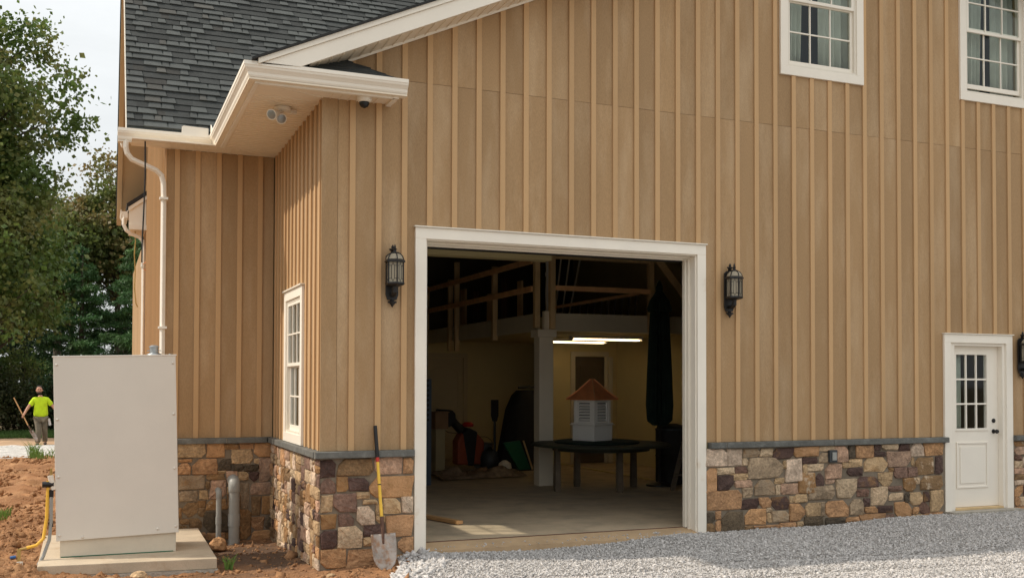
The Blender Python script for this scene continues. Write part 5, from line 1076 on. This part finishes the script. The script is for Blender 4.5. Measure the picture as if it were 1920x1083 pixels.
tip = Vector((-5.02, 21.62, .13)); top = Vector((-5.66, 21.86, 1.44)); zx = (top-tip).normalized(); yy = zx.cross(Vector((.45, 1, 0))).normalized(); xx = yy.cross(zx).normalized()
mm = Matrix((xx, yy, zx)).transposed().to_4x4(); mm.translation = tip; s2.matrix_world = mm; s2.scale = (.92, .92, .90)

# ================================================================ trees
def leaves(P, size, r, elong=.42, droop=.2):
    n = len(P); d = r.randn(n, 3); d[:, 2] -= droop; d /= np.linalg.norm(d, axis=1)[:, None]
    q = r.randn(n, 3); w = np.cross(d, q); w /= np.linalg.norm(w, axis=1)[:, None]+1e-9; s = (size*np.exp(.25*r.randn(n)))[:, None]
    V = np.stack([P, P+d*s*.45+w*s*elong, P+d*s, P+d*s*.45-w*s*elong], 1).reshape(-1, 3)
    return V, np.arange(4*n).reshape(n, 4)
def broadleaf(x, y, h, cz, rx, rz, nclump, per, size, m, label, seed, group='trees behind the dirt road', cl=.42, z0=-.1, gap=.0):
    r = np.random.RandomState(seed); e = empty('broadleaf_tree', (x, y, z0), 0, label, 'tree', group)
    tb_ = MB(); tb_.tube([(0, 0, 0), (.1, 0, h*.3), (.0, .1, h*.6), (.05, 0, h*.92)], [.22, .17, .10, .03], 8)
    C = []
    while len(C) < nclump:
        u = r.randn(3); u /= np.linalg.norm(u); rad = r.rand()**.42
        lob = 1+.22*math.sin(3*math.atan2(u[1], u[0])+seed)*u[2]+.20*math.sin(5*u[2]+seed*2+2*u[0])+.10*r.randn()
        q = u*rad*lob*np.array([rx, rx, rz])+np.array([0, 0, cz]); 
        if q[2] > .5: C.append(q)
    C = np.array(C)
    for k in range(0, nclump, max(1, nclump//70)):
        q = C[k]; zt_ = max(.8, q[2]-.35*abs(q[0])-.35*abs(q[1])-.6); zt_ = min(zt_, h*.9); a = Vector((0, 0, zt_)); b = Vector(q)
        mid = a.lerp(b, .5)+Vector((0, 0, .15)); tb_.tube([a, mid, b], [.055, .035, .012], 5)
    tb_.build('trunk', 'bark', e)
    P = (C[:, None, :]+r.randn(nclump, per, 3)*np.array([cl, cl, cl*.62])).reshape(-1, 3)
    V, Fq = leaves(P, size, r); o = npmesh('crown', V, Fq, m, e); o['kind'] = 'stuff'; return e
def conifer(x, y, h, rb_, m, label, seed, n=30000, z0=-.1, bare=.4, group='evergreens behind the dirt road', size=.13):
    r = np.random.RandomState(seed); e = empty('conifer', (x, y, z0), 0, label, 'tree', group)
    tb_ = MB(); tb_.tube([(0, 0, 0), (0, 0, h*.5), (0, 0, h*.98)], [.17, .10, .02], 8); nb = int(h*11); segs = []
    for k in range(nb):
        t = bare/h+(1-bare/h)*k/nb; z = h*t; L = rb_*(1-t)**.75*r.uniform(.6, 1.2)+.15; a = r.rand()*6.283; up = r.uniform(-.15, .25)
        tip_ = np.array([math.cos(a)*L, math.sin(a)*L, z+up*L]); segs.append((np.array([0, 0, z]), tip_, L))
        if k % 3 == 0: tb_.tube([(0, 0, z), tuple(tip_*.9+np.array([0, 0, z])*.1)], [.03, .008], 4)
    tb_.build('trunk', 'bark', e)
    Ls = np.array([s[2] for s in segs]); cnt = (n*Ls/Ls.sum()).astype(int); P = []
    for (a, b, L), c in zip(segs, cnt):
        t = r.rand(c)**.6; side = r.randn(c, 1)*.22*(1.15-t[:, None]*.6)*L**.5; dv = (b-a)/np.linalg.norm(b-a); pv = np.array([-dv[1], dv[0], 0])
        P.append(a+(b-a)*t[:, None]+pv*side+r.randn(c, 3)*np.array([.07, .07, .05])*L**.3-np.array([0, 0, .12])*(np.abs(side)**1.2))
    P = np.concatenate(P); V, Fq = leaves(P, size, r, .16, .1); o = npmesh('crown', V, Fq, m, e); o['kind'] = 'stuff'; return e
broadleaf(-7.1, 27.5, 14, 9.3, 2.75, 5.4, 400, 80, .155, 'oak', 'tallest broadleaf tree at the far left with sky showing through its olive crown', 2, cl=.36)
broadleaf(-7.0, 30.5, 8.5, 6.0, 2.3, 2.3, 300, 80, .15, 'oak', 'lower olive and brown leafed tree below the tallest one at the left edge', 5, cl=.38)
broadleaf(-2.6, 38, 11, 8.5, 2.9, 2.7, 420, 60, .16, 'brownleaf', 'round crowned tree turning brown beside the roof edge', 8, cl=.38)
broadleaf(-5.2, 40, 10.5, 8.1, 2.3, 2.7, 330, 60, .16, 'brownleaf', 'smaller browning tree left of the round crowned one', 9, cl=.36)
broadleaf(-11.5, 30, 13, 9, 3.5, 5, 300, 60, .2, 'oak', 'broadleaf tree beyond the left edge of the picture', 12)
conifer(-1.8, 33.5, 8.3, 2.3, 'needle', 'tall dark green evergreen beside the left corner of the barn', 21, 42000)
conifer(-4.0, 34.2, 7.6, 2.4, 'needle', 'broad dark evergreen behind the generator', 22, 42000)
conifer(-6.2, 35.5, 8.2, 2.6, 'needle2', 'dark evergreen behind the walking man', 23, 36000)
conifer(-9.2, 33, 9, 2.8, 'needle2', 'dark evergreen at the left edge of the wood', 24, 20000)
conifer(.8, 35, 9, 2.6, 'needle2', 'evergreen mostly hidden behind the barn', 25, 16000)
for k in range(8):
    conifer(-15+k*2.6, 44+(k % 3)*1.5, 9.5+.8*math.sin(k*2.1), 2.7, 'needle2', 'dark evergreen in the back row of the wood, %s' % ['first from the left', 'second from the left', 'third from the left', 'fourth from the left', 'fifth from the left', 'sixth from the left', 'second from the right', 'first from the right'][k], 40+k, 13000, size=.2, group='back row evergreens')
def bush(x, y, h, rx, m, label, seed, n=90, per=70, size=.09):
    r = np.random.RandomState(seed); e = empty('bush', (x, y, -.08), 0, label, 'bush', 'undergrowth in front of the evergreens')
    tb_ = MB()
    for k in range(9): a = k*.7; tb_.tube([(0, 0, 0), (math.cos(a)*rx*.4, math.sin(a)*rx*.4, h*.5), (math.cos(a)*rx*.6, math.sin(a)*rx*.6, h*.8)], [.02, .015, .005], 4)
    tb_.build('stem', 'bark', e); u = r.randn(n, 3); u /= np.linalg.norm(u, axis=1)[:, None]; C = u*(r.rand(n, 1)**.4)*np.array([rx, rx*.6, h*.5])*(1+.2*r.randn(n, 1))+np.array([0, 0, h*.52])
    P = (C[:, None]+r.randn(n, per, 3)*.2).reshape(-1, 3); P[:, 2] = np.abs(P[:, 2]); V, Fq = leaves(P, size, r); o = npmesh('foliage', V, Fq, m, e); o['kind'] = 'stuff'
bush(-7.4, 30.6, 2.6, 1.2, 'shrub', 'brownish bush at the left picture edge', 61); bush(-6.0, 31.2, 1.9, 1.3, 'shrub', 'brownish bush behind the shovel of the walking man', 62)
bush(-4.6, 31.3, 2.3, 1.3, 'needle2', 'dark green bush right behind the walking man', 63); bush(-3.2, 31.5, 2.2, 1.2, 'shrub', 'dark bush hidden partly by the generator', 64); bush(-9.5, 30.5, 2.5, 1.4, 'shrub', 'bush beyond the left picture edge', 65)
bush(-6.6, 32.6, 3.4, 1.5, 'oak', 'taller olive bush between the two dark evergreens', 66)
# grass verge blades
n = 26000; r = np.random.RandomState(77); X = r.uniform(-10, 1, n); Y = r.uniform(26.4, 32, n); Z = base(X, Y)+.02; h = r.uniform(.05, .16, n); a = r.rand(n)*6.28
P0 = np.stack([X, Y, Z], 1); wv = np.stack([np.cos(a), np.sin(a), 0*a], 1)*.022; tp_ = np.stack([r.randn(n)*.04, r.randn(n)*.04, h], 1)
V = np.stack([P0-wv, P0+wv, P0+tp_], 1).reshape(-1, 3); o = npmesh('grass', V, np.arange(3*n).reshape(n, 3), 'grass'); tag(o, 'strip of green grass between the dirt road and the trees', 'grass', kind='stuff')
